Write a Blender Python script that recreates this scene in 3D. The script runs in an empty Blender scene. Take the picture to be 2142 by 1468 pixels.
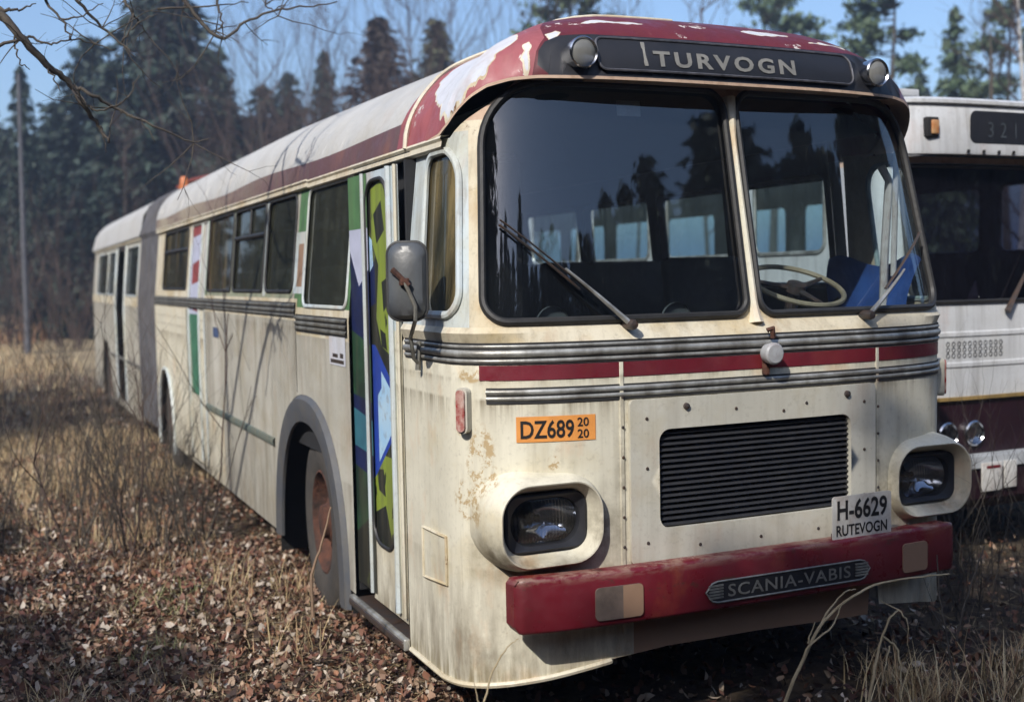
import bpy, math, random
import numpy as np
from mathutils import Vector, Matrix, geometry
R = math.radians
rng = random.Random(7)
nrg = np.random.default_rng(11)
sc = bpy.context.scene
col = sc.collection

# ------------------------------------------------------------------ camera, sky, sun, exposure
CAM = np.array([-2.9144, -3.9591, 1.9324])
YAW, PITCH, ROLL, FPX = R(24.402), R(-3.654), R(-1.145), 2423.8
_d = np.array([math.sin(YAW)*math.cos(PITCH), math.cos(YAW)*math.cos(PITCH), math.sin(PITCH)])
_r = np.array([math.cos(YAW), -math.sin(YAW), 0.0])
_u = np.cross(_r, _d)
CR = _r*math.cos(ROLL)+_u*math.sin(ROLL)
CU = -_r*math.sin(ROLL)+_u*math.cos(ROLL)
CD = _d
camd = bpy.data.cameras.new('camera')
cam = bpy.data.objects.new('camera', camd); col.objects.link(cam)
cam.matrix_world = Matrix(((CR[0], CU[0], -CD[0], CAM[0]), (CR[1], CU[1], -CD[1], CAM[1]), (CR[2], CU[2], -CD[2], CAM[2]), (0, 0, 0, 1)))
camd.sensor_width = 36; camd.sensor_fit = 'HORIZONTAL'; camd.lens = FPX/2142*36
camd.clip_start = .05; camd.clip_end = 2000
camd.dof.use_dof = True; camd.dof.focus_distance = 4.7; camd.dof.aperture_fstop = 1.9
sc.camera = cam
SUN_EL = R(39)
SUN_H = np.array([-.78, -.63]); SUN_H = SUN_H/np.linalg.norm(SUN_H)
SUN_V = Vector((SUN_H[0]*math.cos(SUN_EL), SUN_H[1]*math.cos(SUN_EL), math.sin(SUN_EL)))
w = bpy.data.worlds.new('World'); sc.world = w; w.use_nodes = True
wn = w.node_tree; wbg = wn.nodes['Background']
sky = wn.nodes.new('ShaderNodeTexSky'); sky.sky_type = 'NISHITA'; sky.sun_disc = False
sky.sun_elevation = SUN_EL; sky.sun_rotation = math.atan2(SUN_H[0], SUN_H[1])
sky.air_density = 1.0; sky.dust_density = 2.2; sky.ozone_density = 4.5
wn.links.new(sky.outputs[0], wbg.inputs[0]); wbg.inputs[1].default_value = .15
sl = bpy.data.lights.new('sun', 'SUN'); sl.energy = 3.7; sl.angle = R(.6); sl.color = (1, .95, .87)
so = bpy.data.objects.new('sun', sl); col.objects.link(so)
so.rotation_mode = 'QUATERNION'; so.rotation_quaternion = SUN_V.to_track_quat('Z', 'Y')
sc.view_settings.view_transform = 'Standard'; sc.view_settings.look = 'None'
sc.view_settings.exposure = 0.38; sc.view_settings.gamma = 1
sc.cycles.use_denoising = True
sc.cycles.max_bounces = 8; sc.cycles.transparent_max_bounces = 16; sc.cycles.glossy_bounces = 4
sc.cycles.caustics_reflective = False; sc.cycles.caustics_refractive = False

def at(px, py, depth):
    """world point on the sight line of photo pixel (px,py) at a distance along the view axis"""
    return CAM + depth*(CD + CR*(px-1071)/FPX - CU*(py-734)/FPX)

def ground_px(px, py, z=0.0):
    v = CD + CR*(px-1071)/FPX - CU*(py-734)/FPX
    return CAM + v*(z-CAM[2])/v[2]

# ------------------------------------------------------------------ object helpers
def tag(o, label=None, cat=None, group=None, kind=None):
    if label: o['label'] = label
    if cat: o['category'] = cat
    if group: o['group'] = group
    if kind: o['kind'] = kind
    return o

def empty(name, loc=(0, 0, 0), rz=0, parent=None):
    o = bpy.data.objects.new(name, None); col.objects.link(o)
    o.location = loc; o.rotation_euler = (0, 0, rz); o.empty_display_size = .2
    if parent: o.parent = parent
    return o

def copy_tree(o, parent=None):
    c = o.copy(); col.objects.link(c)
    if parent: c.parent = parent
    for ch in o.children: copy_tree(ch, c)
    return c

class MB:
    """collects geometry, then links it as ONE mesh object"""
    def __init__(s): s.v = []; s.f = []; s.m = []; s.n = 0; s.sm = []
    def add(s, V, F, m=0, smooth=True):
        V = np.asarray(V, float).reshape(-1, 3); b = s.n
        s.v.append(V); s.n += len(V)
        for i, f in enumerate(F):
            s.f.append([int(k)+b for k in f]); s.m.append(m if np.isscalar(m) else m[i]); s.sm.append(smooth)
        return s
    def box(s, c, size, m=0, rot=None, bev=0.0):
        hx, hy, hz = np.array(size)/2.0
        if bev <= 0:
            V = np.array([[x, y, z] for x in (-hx, hx) for y in (-hy, hy) for z in (-hz, hz)])
            F = [(0, 1, 3, 2), (4, 6, 7, 5), (0, 4, 5, 1), (2, 3, 7, 6), (0, 2, 6, 4), (1, 5, 7, 3)]
        else:
            import bmesh
            bm = bmesh.new(); bmesh.ops.create_cube(bm, size=1)
            for v in bm.verts: v.co = Vector((v.co.x*2*hx, v.co.y*2*hy, v.co.z*2*hz))
            bmesh.ops.bevel(bm, geom=bm.edges[:], offset=bev, segments=3, affect='EDGES', profile=.5)
            bm.verts.index_update()
            V = np.array([v.co[:] for v in bm.verts]); F = [[v.index for v in f.verts] for f in bm.faces]; bm.free()
        if rot is not None: V = V @ np.array(rot).T
        return s.add(V+np.array(c), F, m, smooth=bev > 0)
    def tube(s, pts, rad, k=8, m=0, closed=False, cap=True, flat=1.0):
        P = np.asarray(pts, float); n = len(P)
        rad = np.full(n, rad) if np.isscalar(rad) else np.asarray(rad, float)
        if closed: T = np.roll(P, -1, 0)-np.roll(P, 1, 0)
        else: T = np.gradient(P, axis=0)
        T /= np.linalg.norm(T, axis=1)[:, None]+1e-12
        a = np.array([0, 0, 1.0]) if abs(T[0][2]) < .9 else np.array([1.0, 0, 0])
        N = np.cross(T[0], a); N /= np.linalg.norm(N); V = []
        for i in range(n):
            N = N-T[i]*(N@T[i]); N /= np.linalg.norm(N)+1e-12; B = np.cross(T[i], N)
            for j in range(k):
                t = 2*math.pi*j/k
                V.append(P[i]+rad[i]*(N*math.cos(t)+B*math.sin(t)*flat))
        F = []
        for i in range(n if closed else n-1):
            for j in range(k):
                a0 = i*k+j; a1 = i*k+(j+1) % k; i2 = (i+1) % n
                F.append((a0, a1, i2*k+(j+1) % k, i2*k+j))
        if cap and not closed: F.append(tuple(range(k))[::-1]); F.append(tuple((n-1)*k+j for j in range(k)))
        return s.add(V, F, m)
    def grid(s, A, m=0, closed_u=False, flip=False):
        A = np.asarray(A, float); a, b = A.shape[:2]; F = []
        for i in range(a if closed_u else a-1):
            for j in range(b-1):
                q = (i*b+j, ((i+1) % a)*b+j, ((i+1) % a)*b+j+1, i*b+j+1)
                F.append(q[::-1] if flip else q)
        return s.add(A.reshape(-1, 3), F, m)
    def lathe(s, prof, k=24, c=(0, 0, 0), axis='x', m=0, sx=1.0, sy=1.0):
        """prof = [(along axis, radius)...]"""
        A = []
        for j in range(k):
            t = 2*math.pi*j/k; row = []
            for (a, r) in prof:
                p = (a, r*math.cos(t)*sx, r*math.sin(t)*sy)
                row.append({'x': p, 'y': (p[1], p[0], p[2]), 'z': (p[1], p[2], p[0])}[axis])
            A.append(row)
        return s.grid(np.array(A)+np.array(c), m, closed_u=True)
    def extrude(s, outline, m=0, fmap=None, depth=None, inner=None):
        pass
    def build(s, name, mats, parent=None, auto=35):
        me = bpy.data.meshes.new(name)
        V = np.concatenate(s.v) if s.v else np.zeros((0, 3))
        me.from_pydata(V.tolist(), [], s.f)
        if not isinstance(mats, (list, tuple)): mats = [mats]
        for m in mats: me.materials.append(m)
        me.polygons.foreach_set('material_index', np.array(s.m, np.int32))
        me.polygons.foreach_set('use_smooth', np.array(s.sm, bool))
        me.update()
        if len(V) < 12000:
            import bmesh
            bm = bmesh.new(); bm.from_mesh(me); bmesh.ops.remove_doubles(bm, verts=bm.verts, dist=2e-5); bm.to_mesh(me); bm.free()
        if auto and len(s.f) < 60000:
            try: me.set_sharp_from_angle(angle=R(auto))
            except Exception: pass
        o = bpy.data.objects.new(name, me); col.objects.link(o)
        if parent: o.parent = parent
        return o

def inpoly(P, poly):
    P = np.asarray(P); poly = np.asarray(poly); x, y = P[:, 0], P[:, 1]
    inside = np.zeros(len(P), bool); j = len(poly)-1
    for i in range(len(poly)):
        xi, yi = poly[i]; xj, yj = poly[j]
        c = ((yi > y) != (yj > y)) & (x < (xj-xi)*(y-yi)/((yj-yi)+1e-15)+xi)
        inside ^= c; j = i
    return inside

def rrect(x0, x1, z0, z1, r, k=6):
    """rounded rectangle, r scalar or radii (x0z0, x1z0, x1z1, x0z1)"""
    r = [r]*4 if np.isscalar(r) else list(r)
    out = []
    for (cx, cz, a0), rr in zip(((x0, z0, 180), (x1, z0, 270), (x1, z1, 0), (x0, z1, 90)), r):
        rr = max(rr, 1e-4)
        ox = cx+rr if cx == x0 else cx-rr; oz = cz+rr if cz == z0 else cz-rr
        for i in range(k+1):
            t = R(a0+90*i/k); out.append((ox+rr*math.cos(t), oz+rr*math.sin(t)))
    return out

def dens(poly, step):
    out = []; n = len(poly)
    for i in range(n):
        a = np.array(poly[i], float); b = np.array(poly[(i+1) % n], float)
        k = max(1, int(math.ceil(np.linalg.norm((b-a)/np.array(step)))))
        for j in range(k): out.append(tuple(a+(b-a)*j/k))
    return out

def patch(mb, outline, fmap, holes=(), regions=(), step=(.08, .12), m=0, flip=False):
    """constrained triangulation of a 2-D outline with holes and colour regions, mapped to space"""
    loops = [dens(outline, step)]+[dens(h, step) for h in holes]+[dens(rp, step) for rp, _ in regions]
    pts = []; edges = []
    for L in loops:
        b = len(pts); pts += L; edges += [(b+i, b+(i+1) % len(L)) for i in range(len(L))]
    O = np.array(outline); lo, hi = O.min(0), O.max(0)
    gu = np.linspace(lo[0], hi[0], max(2, int((hi[0]-lo[0])/step[0]))+1)[1:-1]
    gv = np.linspace(lo[1], hi[1], max(2, int((hi[1]-lo[1])/step[1]))+1)[1:-1]
    if len(gu) and len(gv):
        G = np.array([(a, b) for a in gu for b in gv]); ok = inpoly(G, outline)
        for h in holes: ok &= ~inpoly(G, h)
        pts += [tuple(p) for p in G[ok]]
    vs, es, fs, *_ = geometry.delaunay_2d_cdt([Vector(p) for p in pts], edges, [], 0, 1e-5)
    V2 = np.array([v[:] for v in vs]); F = np.array([f[:] for f in fs])
    C = V2[F].mean(1); ok = inpoly(C, outline)
    for h in holes: ok &= ~inpoly(C, h)
    F = F[ok]; C = C[ok]
    mi = np.full(len(F), m)
    for rp, k in regions: mi[inpoly(C, rp)] = k
    used_, inv = np.unique(F.ravel(), return_inverse=True); V2 = V2[used_]; F = inv.reshape(F.shape)
    V3 = fmap(V2[:, 0], V2[:, 1])
    if flip: F = F[:, ::-1]
    mb.add(V3, F.tolist(), mi.tolist())
    return mb

def loop3(poly, fmap, step=(.06, .06)):
    P = np.array(dens(poly, step)); return fmap(P[:, 0], P[:, 1])

def text2d(s, size=1.0, bold=0.0, spacing=1.0):
    cu = bpy.data.curves.new('lettering', 'FONT'); cu.body = s; cu.size = size
    cu.offset = bold; cu.space_character = spacing; cu.resolution_u = 3; cu.fill_mode = 'FRONT' if cu.dimensions == '2D' else 'BOTH'
    cu.dimensions = '2D'
    o = bpy.data.objects.new('lettering', cu); col.objects.link(o)
    bpy.context.view_layer.update()
    me = bpy.data.meshes.new_from_object(o.evaluated_get(bpy.context.evaluated_depsgraph_get()))
    V = np.array([v.co[:] for v in me.vertices])[:, :2]; F = [list(p.vertices) for p in me.polygons]
    bpy.data.objects.remove(o); bpy.data.curves.remove(cu); bpy.data.meshes.remove(me)
    return V, F

def put_text(mb, s, x0, x1, z0, z1, fmap, bold=0.0, m=0, spacing=1.0):
    """lettering stretched to fill the box x0..x1, z0..z1 of a mapped surface"""
    V, F = text2d(s, 1.0, bold, spacing)
    lo, hi = V.min(0), V.max(0)
    U = x0+(V[:, 0]-lo[0])/(hi[0]-lo[0])*(x1-x0); Z = z0+(V[:, 1]-lo[1])/(hi[1]-lo[1])*(z1-z0)
    mb.add(fmap(U, Z), F, m, smooth=False)

# ------------------------------------------------------------------ materials
def base_mat(name):
    m = bpy.data.materials.new(name); m.use_nodes = True
    nt = m.node_tree; return m, nt, nt.nodes['Principled BSDF']

def nd(nt, typ, **kw):
    n = nt.nodes.new(typ)
    for k, v in kw.items():
        if isinstance(k, str) and k.startswith('i_'):
            key = k[2:]; key = int(key) if key.isdigit() else key
            n.inputs[key].default_value = v
        else: setattr(n, k, v)
    return n

def lk(nt, a, b): nt.links.new(a, b)

def coords(nt, scale=(1, 1, 1), loc=(0, 0, 0)):
    tc = nd(nt, 'ShaderNodeTexCoord'); mp = nd(nt, 'ShaderNodeMapping')
    mp.inputs['Scale'].default_value = scale; mp.inputs['Location'].default_value = loc
    lk(nt, tc.outputs['Object'], mp.inputs['Vector']); return mp.outputs[0]

def noise(nt, vec, scale, detail=4, rough=.55, lo=.4, hi=.6, dist=0.0):
    n = nd(nt, 'ShaderNodeTexNoise'); n.inputs['Scale'].default_value = scale; n.inputs['Detail'].default_value = detail
    n.inputs['Roughness'].default_value = rough; n.inputs['Distortion'].default_value = dist
    lk(nt, vec, n.inputs['Vector'])
    mr = nd(nt, 'ShaderNodeMapRange'); mr.clamp = True
    mr.inputs[1].default_value = lo; mr.inputs[2].default_value = hi
    lk(nt, n.outputs['Fac'], mr.inputs[0]); return mr.outputs[0]

def mul(nt, a, b):
    n = nd(nt, 'ShaderNodeMath', operation='MULTIPLY')
    for i, q in enumerate((a, b)):
        if isinstance(q, (int, float)): n.inputs[i].default_value = q
        else: lk(nt, q, n.inputs[i])
    return n.outputs[0]

def mix(nt, fac, a, b):
    n = nd(nt, 'ShaderNodeMix', data_type='RGBA')
    for i, q in ((0, fac), (6, a), (7, b)):
        if isinstance(q, (int, float)): n.inputs[i].default_value = q
        elif isinstance(q, tuple): n.inputs[i].default_value = (*q, 1) if len(q) == 3 else q
        else: lk(nt, q, n.inputs[i])
    return n.outputs[2]

def zband(nt, z0, z1, axis=2):
    """0 below z0, 1 above z1 along an object axis"""
    tc = nd(nt, 'ShaderNodeTexCoord'); sp = nd(nt, 'ShaderNodeSeparateXYZ'); lk(nt, tc.outputs['Object'], sp.inputs[0])
    mr = nd(nt, 'ShaderNodeMapRange'); mr.clamp = True; mr.inputs[1].default_value = z0; mr.inputs[2].default_value = z1
    lk(nt, sp.outputs[axis], mr.inputs[0]); return mr.outputs[0]

def bump(nt, bs, fac, strength=.2, dist=.01):
    b = nd(nt, 'ShaderNodeBump'); b.inputs['Strength'].default_value = strength; b.inputs['Distance'].default_value = dist
    lk(nt, fac, b.inputs['Height']); lk(nt, b.outputs[0], bs.inputs['Normal'])

def paint(name, base, base2, dirt=(.13, .10, .06), streak=.6, rust=.5, rough=.45, mud=0.0, seed=0.0, rustc=(.20, .075, .022), chip=None, stain=.5, grime=.25, extra=None):
    m, nt, bs = base_mat(name)
    v = coords(nt, loc=(seed, seed*.7, seed*.3))
    c = mix(nt, noise(nt, v, 1.7, 5, lo=.35, hi=.68), base, base2)
    c = mix(nt, mul(nt, noise(nt, v, 3.1, 7, .65, .5, .78), stain), c, tuple(np.array(base2)*np.array((.86, .72, .45))))
    sv = coords(nt, (11, 11, .55), (seed, 0, 0))
    st = mul(nt, noise(nt, sv, 1.0, 4, .6, .5, .78), streak)
    c = mix(nt, st, c, dirt)
    sv2 = coords(nt, (38, 38, 1.6), (seed+3, 0, 0))
    c = mix(nt, mul(nt, noise(nt, sv2, 1.0, 3, .6, .56, .8), streak*.8), c, tuple(np.array(dirt)*1.3))
    c = mix(nt, mul(nt, noise(nt, v, 46, 5, .7, .54, .74), grime), c, tuple(np.array(dirt)*.7))
    if mud > 0:
        k = zband(nt, .95, .32); mv = noise(nt, coords(nt, (5, 5, 1.2)), 2.4, 6, .65, .38, .66)
        c = mix(nt, mul(nt, mul(nt, k, mv), mud), c, (.12, .085, .05))
    if chip:
        c = mix(nt, mul(nt, noise(nt, v, 6.5, 9, .72, .62, .635), 1.0), c, chip)
    if rust > 0:
        rv = noise(nt, coords(nt, (1, 1, .75), (seed+9, 2, 1)), 5.2, 10, .72, .655, .70)
        halo = noise(nt, coords(nt, (1, 1, .55), (seed+9, 2, 1)), 5.2, 5, .6, .56, .72)
        c = mix(nt, mul(nt, halo, .45*rust), c, tuple(np.array(rustc)*2.1))
        c = mix(nt, mul(nt, rv, rust), c, rustc)
    if extra: c = extra(nt, v, c)
    lk(nt, c, bs.inputs['Base Color'])
    rr = nd(nt, 'ShaderNodeMapRange'); rr.inputs[3].default_value = rough-.1; rr.inputs[4].default_value = rough+.25
    lk(nt, noise(nt, v, 9, 6, .65, .35, .65), rr.inputs[0]); lk(nt, rr.outputs[0], bs.inputs['Roughness'])
    hb = nd(nt, 'ShaderNodeMath', operation='ADD'); lk(nt, mul(nt, noise(nt, v, 1.9, 2, .5, .2, .8), 1.0), hb.inputs[0]); lk(nt, mul(nt, noise(nt, v, 55, 5, .7, .3, .7), .03), hb.inputs[1])
    bump(nt, bs, hb.outputs[0], .6, .016)
    return m

def simple(name, c, rough=.6, metal=0.0, c2=None, scale=8, nb=.15, spec=.5, streak=0.0, rust=0.0):
    m, nt, bs = base_mat(name)
    v = coords(nt)
    c2 = c2 or tuple(np.array(c)*.6)
    k = mix(nt, noise(nt, v, scale, 6, .65, .35, .68), c, c2)
    if streak: k = mix(nt, mul(nt, noise(nt, coords(nt, (14, 14, .8)), 1, 4, .6, .45, .7), streak), k, (.10, .08, .05))
    if rust: k = mix(nt, mul(nt, noise(nt, v, 14, 8, .7, .53, .62), rust), k, (.17, .06, .02))
    lk(nt, k, bs.inputs['Base Color'])
    bs.inputs['Roughness'].default_value = rough; bs.inputs['Metallic'].default_value = metal
    bs.inputs['Specular IOR Level'].default_value = spec
    if nb: bump(nt, bs, noise(nt, v, scale*5, 5, .6, .3, .7), nb, .004)
    return m

def glass(name, tint=(.75, .85, .85), dust=.06, dustc=(.25, .27, .24), ior=1.52, streak=.5, boost=1.6, paintc=None, paint_amt=0.0, seed=0.0, flute=0.0):
    """sheet glass: mirrors by Fresnel, lets the rest through, with a film of dirt on it"""
    m = bpy.data.materials.new(name); m.use_nodes = True; nt = m.node_tree
    nt.nodes.clear(); out = nd(nt, 'ShaderNodeOutputMaterial')
    tr = nd(nt, 'ShaderNodeBsdfTransparent'); tr.inputs[0].default_value = (*tint, 1)
    gl = nd(nt, 'ShaderNodeBsdfGlossy'); gl.inputs['Roughness'].default_value = .015
    gm = nd(nt, 'ShaderNodeNewGeometry'); dp = nd(nt, 'ShaderNodeVectorMath', operation='DOT_PRODUCT'); lk(nt, gm.outputs['Normal'], dp.inputs[0]); lk(nt, gm.outputs['Incoming'], dp.inputs[1])
    ab = nd(nt, 'ShaderNodeMath', operation='ABSOLUTE'); lk(nt, dp.outputs['Value'], ab.inputs[0]); om = nd(nt, 'ShaderNodeMath', operation='SUBTRACT'); om.inputs[0].default_value = 1.0; lk(nt, ab.outputs[0], om.inputs[1])
    pw = nd(nt, 'ShaderNodeMath', operation='POWER'); lk(nt, om.outputs[0], pw.inputs[0]); pw.inputs[1].default_value = 5.0
    fr = nd(nt, 'ShaderNodeMath', operation='MULTIPLY_ADD'); lk(nt, pw.outputs[0], fr.inputs[0]); fr.inputs[1].default_value = .9; fr.inputs[2].default_value = .042*boost; fr.use_clamp = True
    di = nd(nt, 'ShaderNodeBsdfDiffuse')
    v = coords(nt, loc=(seed, seed, 0))
    a = noise(nt, coords(nt, (9, 9, .8), (seed, 0, 0)), 1, 5, .6, .42, .75)
    b = noise(nt, v, 3.0, 6, .65, .4, .75)
    dc = (*dustc, 1)
    if paintc:
        cc = mix(nt, noise(nt, coords(nt, (4, 4, 1.0), (seed, 2, 0)), 1.4, 5, .6, .4, .62), dustc, paintc)
        lk(nt, cc, di.inputs[0])
    else: di.inputs[0].default_value = dc
    f = nd(nt, 'ShaderNodeMath', operation='MULTIPLY_ADD'); lk(nt, mul(nt, a, b), f.inputs[0]); f.inputs[1].default_value = streak; f.inputs[2].default_value = dust
    if paint_amt:
        f2 = nd(nt, 'ShaderNodeMath', operation='MULTIPLY_ADD'); f2.use_clamp = True
        lk(nt, a, f2.inputs[0]); f2.inputs[1].default_value = paint_amt; lk(nt, f.outputs[0], f2.inputs[2]); f = f2
    m1 = nd(nt, 'ShaderNodeMixShader'); lk(nt, f.outputs[0], m1.inputs[0]); lk(nt, tr.outputs[0], m1.inputs[1]); lk(nt, di.outputs[0], m1.inputs[2])
    m2 = nd(nt, 'ShaderNodeMixShader'); lk(nt, fr.outputs[0], m2.inputs[0])
    if flute:
        wv = nd(nt, 'ShaderNodeTexWave', wave_type='BANDS', bands_direction='X'); wv.inputs['Scale'].default_value = flute; lk(nt, v, wv.inputs['Vector']); bp = nd(nt, 'ShaderNodeBump'); bp.inputs['Strength'].default_value = .5; bp.inputs['Distance'].default_value = .004; lk(nt, wv.outputs['Fac'], bp.inputs['Height']); lk(nt, bp.outputs[0], gl.inputs['Normal'])
    lk(nt, m1.outputs[0], m2.inputs[1]); lk(nt, gl.outputs[0], m2.inputs[2]); lk(nt, m2.outputs[0], out.inputs[0])
    return m

def blob(nt, ctr, rad):
    """1 at a point of the object, fading to 0 at rad: where a stain of its own sits"""
    tc = nd(nt, 'ShaderNodeTexCoord'); d = nd(nt, 'ShaderNodeVectorMath', operation='SUBTRACT'); d.inputs[1].default_value = ctr; lk(nt, tc.outputs['Object'], d.inputs[0])
    q = nd(nt, 'ShaderNodeVectorMath', operation='DIVIDE'); q.inputs[1].default_value = rad; lk(nt, d.outputs[0], q.inputs[0])
    l = nd(nt, 'ShaderNodeVectorMath', operation='LENGTH'); lk(nt, q.outputs[0], l.inputs[0])
    mr = nd(nt, 'ShaderNodeMapRange'); mr.clamp = True; mr.inputs[1].default_value = 1.0; mr.inputs[2].default_value = .15; lk(nt, l.outputs['Value'], mr.inputs[0]); return mr.outputs[0]

def front_stains(nt, v, c):
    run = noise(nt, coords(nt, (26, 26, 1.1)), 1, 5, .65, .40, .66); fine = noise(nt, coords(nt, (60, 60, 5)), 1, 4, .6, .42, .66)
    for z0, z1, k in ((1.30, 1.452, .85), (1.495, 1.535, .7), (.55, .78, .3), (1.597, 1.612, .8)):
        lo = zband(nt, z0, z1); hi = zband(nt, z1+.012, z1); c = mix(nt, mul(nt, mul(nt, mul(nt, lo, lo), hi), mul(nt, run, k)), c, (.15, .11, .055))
    c = mix(nt, mul(nt, mul(nt, zband(nt, .46, .32), fine), .7), c, (.16, .12, .04))
    for ctr, rad, k in (((-1.17, .06, .85), (.20, .25, .16), .85), ((-.73, .0, .93), (.10, .2, .22), .8), ((.75, .05, .93), (.13, .2, .25), .75), ((-.95, .0, .80), (.34, .2, .06), .9), ((1.1, .1, .85), (.2, .3, .14), .8), ((-.64, .0, 1.0), (.05, .1, .6), .55), ((.66, .0, 1.1), (.05, .1, .5), .55), ((-1.2, .2, .45), (.25, .3, .18), .5)):
        c = mix(nt, mul(nt, mul(nt, blob(nt, ctr, rad), noise(nt, v, 13, 6, .65, .25, .6)), k), c, (.10, .075, .04))
    chipn = noise(nt, v, 26, 10, .78, .515, .53)
    for ctr, rad in (((-1.17, .2, 1.20), (.065, .2, .22)), ((-1.21, .25, 1.06), (.05, .15, .12)), ((-.92, .05, 1.205), (.04, .1, .04)), ((-1.2, .22, 1.55), (.06, .1, .04)), ((-1.16, .15, 1.0), (.08, .15, .10)), ((-1.2, .3, 1.33), (.05, .1, .05))):
        c = mix(nt, mul(nt, mul(nt, zshape(nt, blob(nt, ctr, rad), .25, .45), chipn), .9), c, (.42, .30, .15))
    return c

def zshape(nt, f, lo, hi):
    mr = nd(nt, 'ShaderNodeMapRange'); mr.clamp = True; mr.inputs[1].default_value = lo; mr.inputs[2].default_value = hi; lk(nt, f, mr.inputs[0]); return mr.outputs[0]

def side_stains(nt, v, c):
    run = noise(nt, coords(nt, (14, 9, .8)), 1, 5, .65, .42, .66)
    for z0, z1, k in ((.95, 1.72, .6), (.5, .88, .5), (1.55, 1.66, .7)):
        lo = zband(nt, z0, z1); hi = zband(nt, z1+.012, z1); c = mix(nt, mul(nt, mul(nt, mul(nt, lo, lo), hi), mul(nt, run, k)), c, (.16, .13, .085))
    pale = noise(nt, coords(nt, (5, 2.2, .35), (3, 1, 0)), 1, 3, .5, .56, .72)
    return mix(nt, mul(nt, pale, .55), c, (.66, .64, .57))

M = {}
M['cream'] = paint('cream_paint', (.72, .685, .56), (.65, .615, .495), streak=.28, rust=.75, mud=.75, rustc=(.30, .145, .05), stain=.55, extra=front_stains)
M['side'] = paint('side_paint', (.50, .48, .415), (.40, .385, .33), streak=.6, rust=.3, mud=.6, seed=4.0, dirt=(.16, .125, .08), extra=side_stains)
M['rusty_cream'] = paint('rusty_cream_paint', (.69, .64, .51), (.57, .50, .36), streak=.35, rust=1.0, seed=7.0, dirt=(.10, .07, .035), rustc=(.15, .07, .025), stain=1.0, grime=.3)
M['grey_cream'] = paint('grey_cream_paint', (.56, .545, .475), (.48, .465, .40), streak=.25, rust=.35, mud=.4, seed=2.0)
M['pink'] = paint('sunlit_cap_paint', (.33, .095, .105), (.26, .065, .075), streak=.3, rust=.35, rough=.5, seed=1.5, dirt=(.08, .02, .02), chip=(.60, .56, .54), stain=.1, grime=.1)  # sunlit copy of the cap red, sunlight put into the left corner's colour
M['red'] = paint('red_paint', (.135, .016, .023), (.10, .013, .018), streak=.3, rust=.0, rough=.42, seed=1.0, dirt=(.08, .02, .02), chip=(.62, .56, .52), stain=.15, grime=.12)
def fade_rear(nt, v, c):
    n = nd(nt, 'ShaderNodeMath', operation='MULTIPLY'); lk(nt, zband(nt, 2.5, 8.0, 1), n.inputs[0]); lk(nt, noise(nt, coords(nt, (1, 1, 6)), 1.5, 6, .6, .25, .55), n.inputs[1])
    return mix(nt, n.outputs[0], c, (.34, .29, .215))
M['side_red'] = paint('faded_red_paint', (.125, .062, .068), (.10, .05, .056), streak=.5, rust=.3, extra=fade_rear, rough=.6, seed=6.0, dirt=(.10, .075, .06), stain=.3)
M['roof_white'] = paint('roof_paint', (.49, .485, .47), (.42, .415, .40), streak=.15, rust=.25, rough=.6, seed=3.0, dirt=(.3, .27, .22), stain=.3)
M['peeled'] = paint('peeled_primer', (.60, .61, .67), (.53, .55, .60), streak=.25, rust=.45, rough=.6, seed=5.0, stain=.35, grime=.15)
def bumper_wear(nt, v, c):
    e = mul(nt, zband(nt, .765, .80), noise(nt, coords(nt, (9, 9, 30)), 1, 7, .7, .46, .58)); c = mix(nt, mul(nt, e, .7), c, (.30, .20, .15))
    c = mix(nt, mul(nt, noise(nt, coords(nt, (1, 1, 2.2), (3, 0, 0)), 8, 9, .75, .60, .63), .85), c, (.07, .028, .02)); c = mix(nt, mul(nt, noise(nt, v, 17, 9, .75, .66, .68), .8), c, (.36, .28, .24))
    return mix(nt, mul(nt, noise(nt, v, 3, 5, .6, .45, .7), .5), c, (.15, .035, .045))
M['bumper_red'] = paint('bumper_paint', (.155, .011, .020), (.115, .009, .016), streak=.3, rust=.6, rough=.32, seed=8.0, dirt=(.07, .02, .02), chip=None, stain=.12, grime=.15, extra=bumper_wear)
M['stripe_red'] = paint('stripe_paint', (.17, .014, .026), (.12, .012, .02), streak=.25, rust=.15, rough=.4, seed=9.0, dirt=(.06, .02, .02), stain=.1, grime=.2)
M['black'] = simple('black_paint', (.012, .013, .017), .5, c2=(.02, .02, .024), scale=6, nb=.05)
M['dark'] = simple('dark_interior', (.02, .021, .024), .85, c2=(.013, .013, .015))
M['chassis'] = simple('dark_chassis', (.013, .012, .012), .9)
M['rubber'] = simple('rubber', (.018, .018, .019), .55, c2=(.035, .034, .033))
M['arch'] = simple('arch_rubber', (.07, .078, .095), .6, c2=(.10, .10, .10), scale=9, streak=.35)
M['tyre'] = simple('tyre_rubber', (.045, .042, .04), .85, c2=(.075, .065, .055), scale=10, nb=.4)
M['bellows'] = simple('bellows_cloth', (.11, .11, .125), .9, c2=(.055, .055, .065), scale=5, streak=.4)
M['alu'] = simple('weathered_aluminium', (.55, .55, .52), .45, .55, c2=(.22, .21, .19), scale=9, streak=.5)
M['alu_dirty'] = simple('grimy_aluminium', (.20, .20, .18), .6, .2, c2=(.07, .065, .055), scale=9, streak=.7)
M['chrome'] = simple('dull_chrome', (.62, .63, .65), .18, 1.0, c2=(.5, .5, .52), nb=.02)
M['bowl'] = simple('reflector_bowl', (.40, .42, .46), .14, 1.0, c2=(.05, .05, .055), scale=5, nb=.02)
M['rust'] = simple('rusty_metal', (.12, .045, .026), .9, c2=(.022, .015, .013), scale=9, nb=.8)
M['olive_film'] = paint('olive_painted_pillar', (.23, .27, .19), (.33, .33, .25), streak=.6, rust=.4, rough=.6, seed=14.0, stain=.5)
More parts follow.
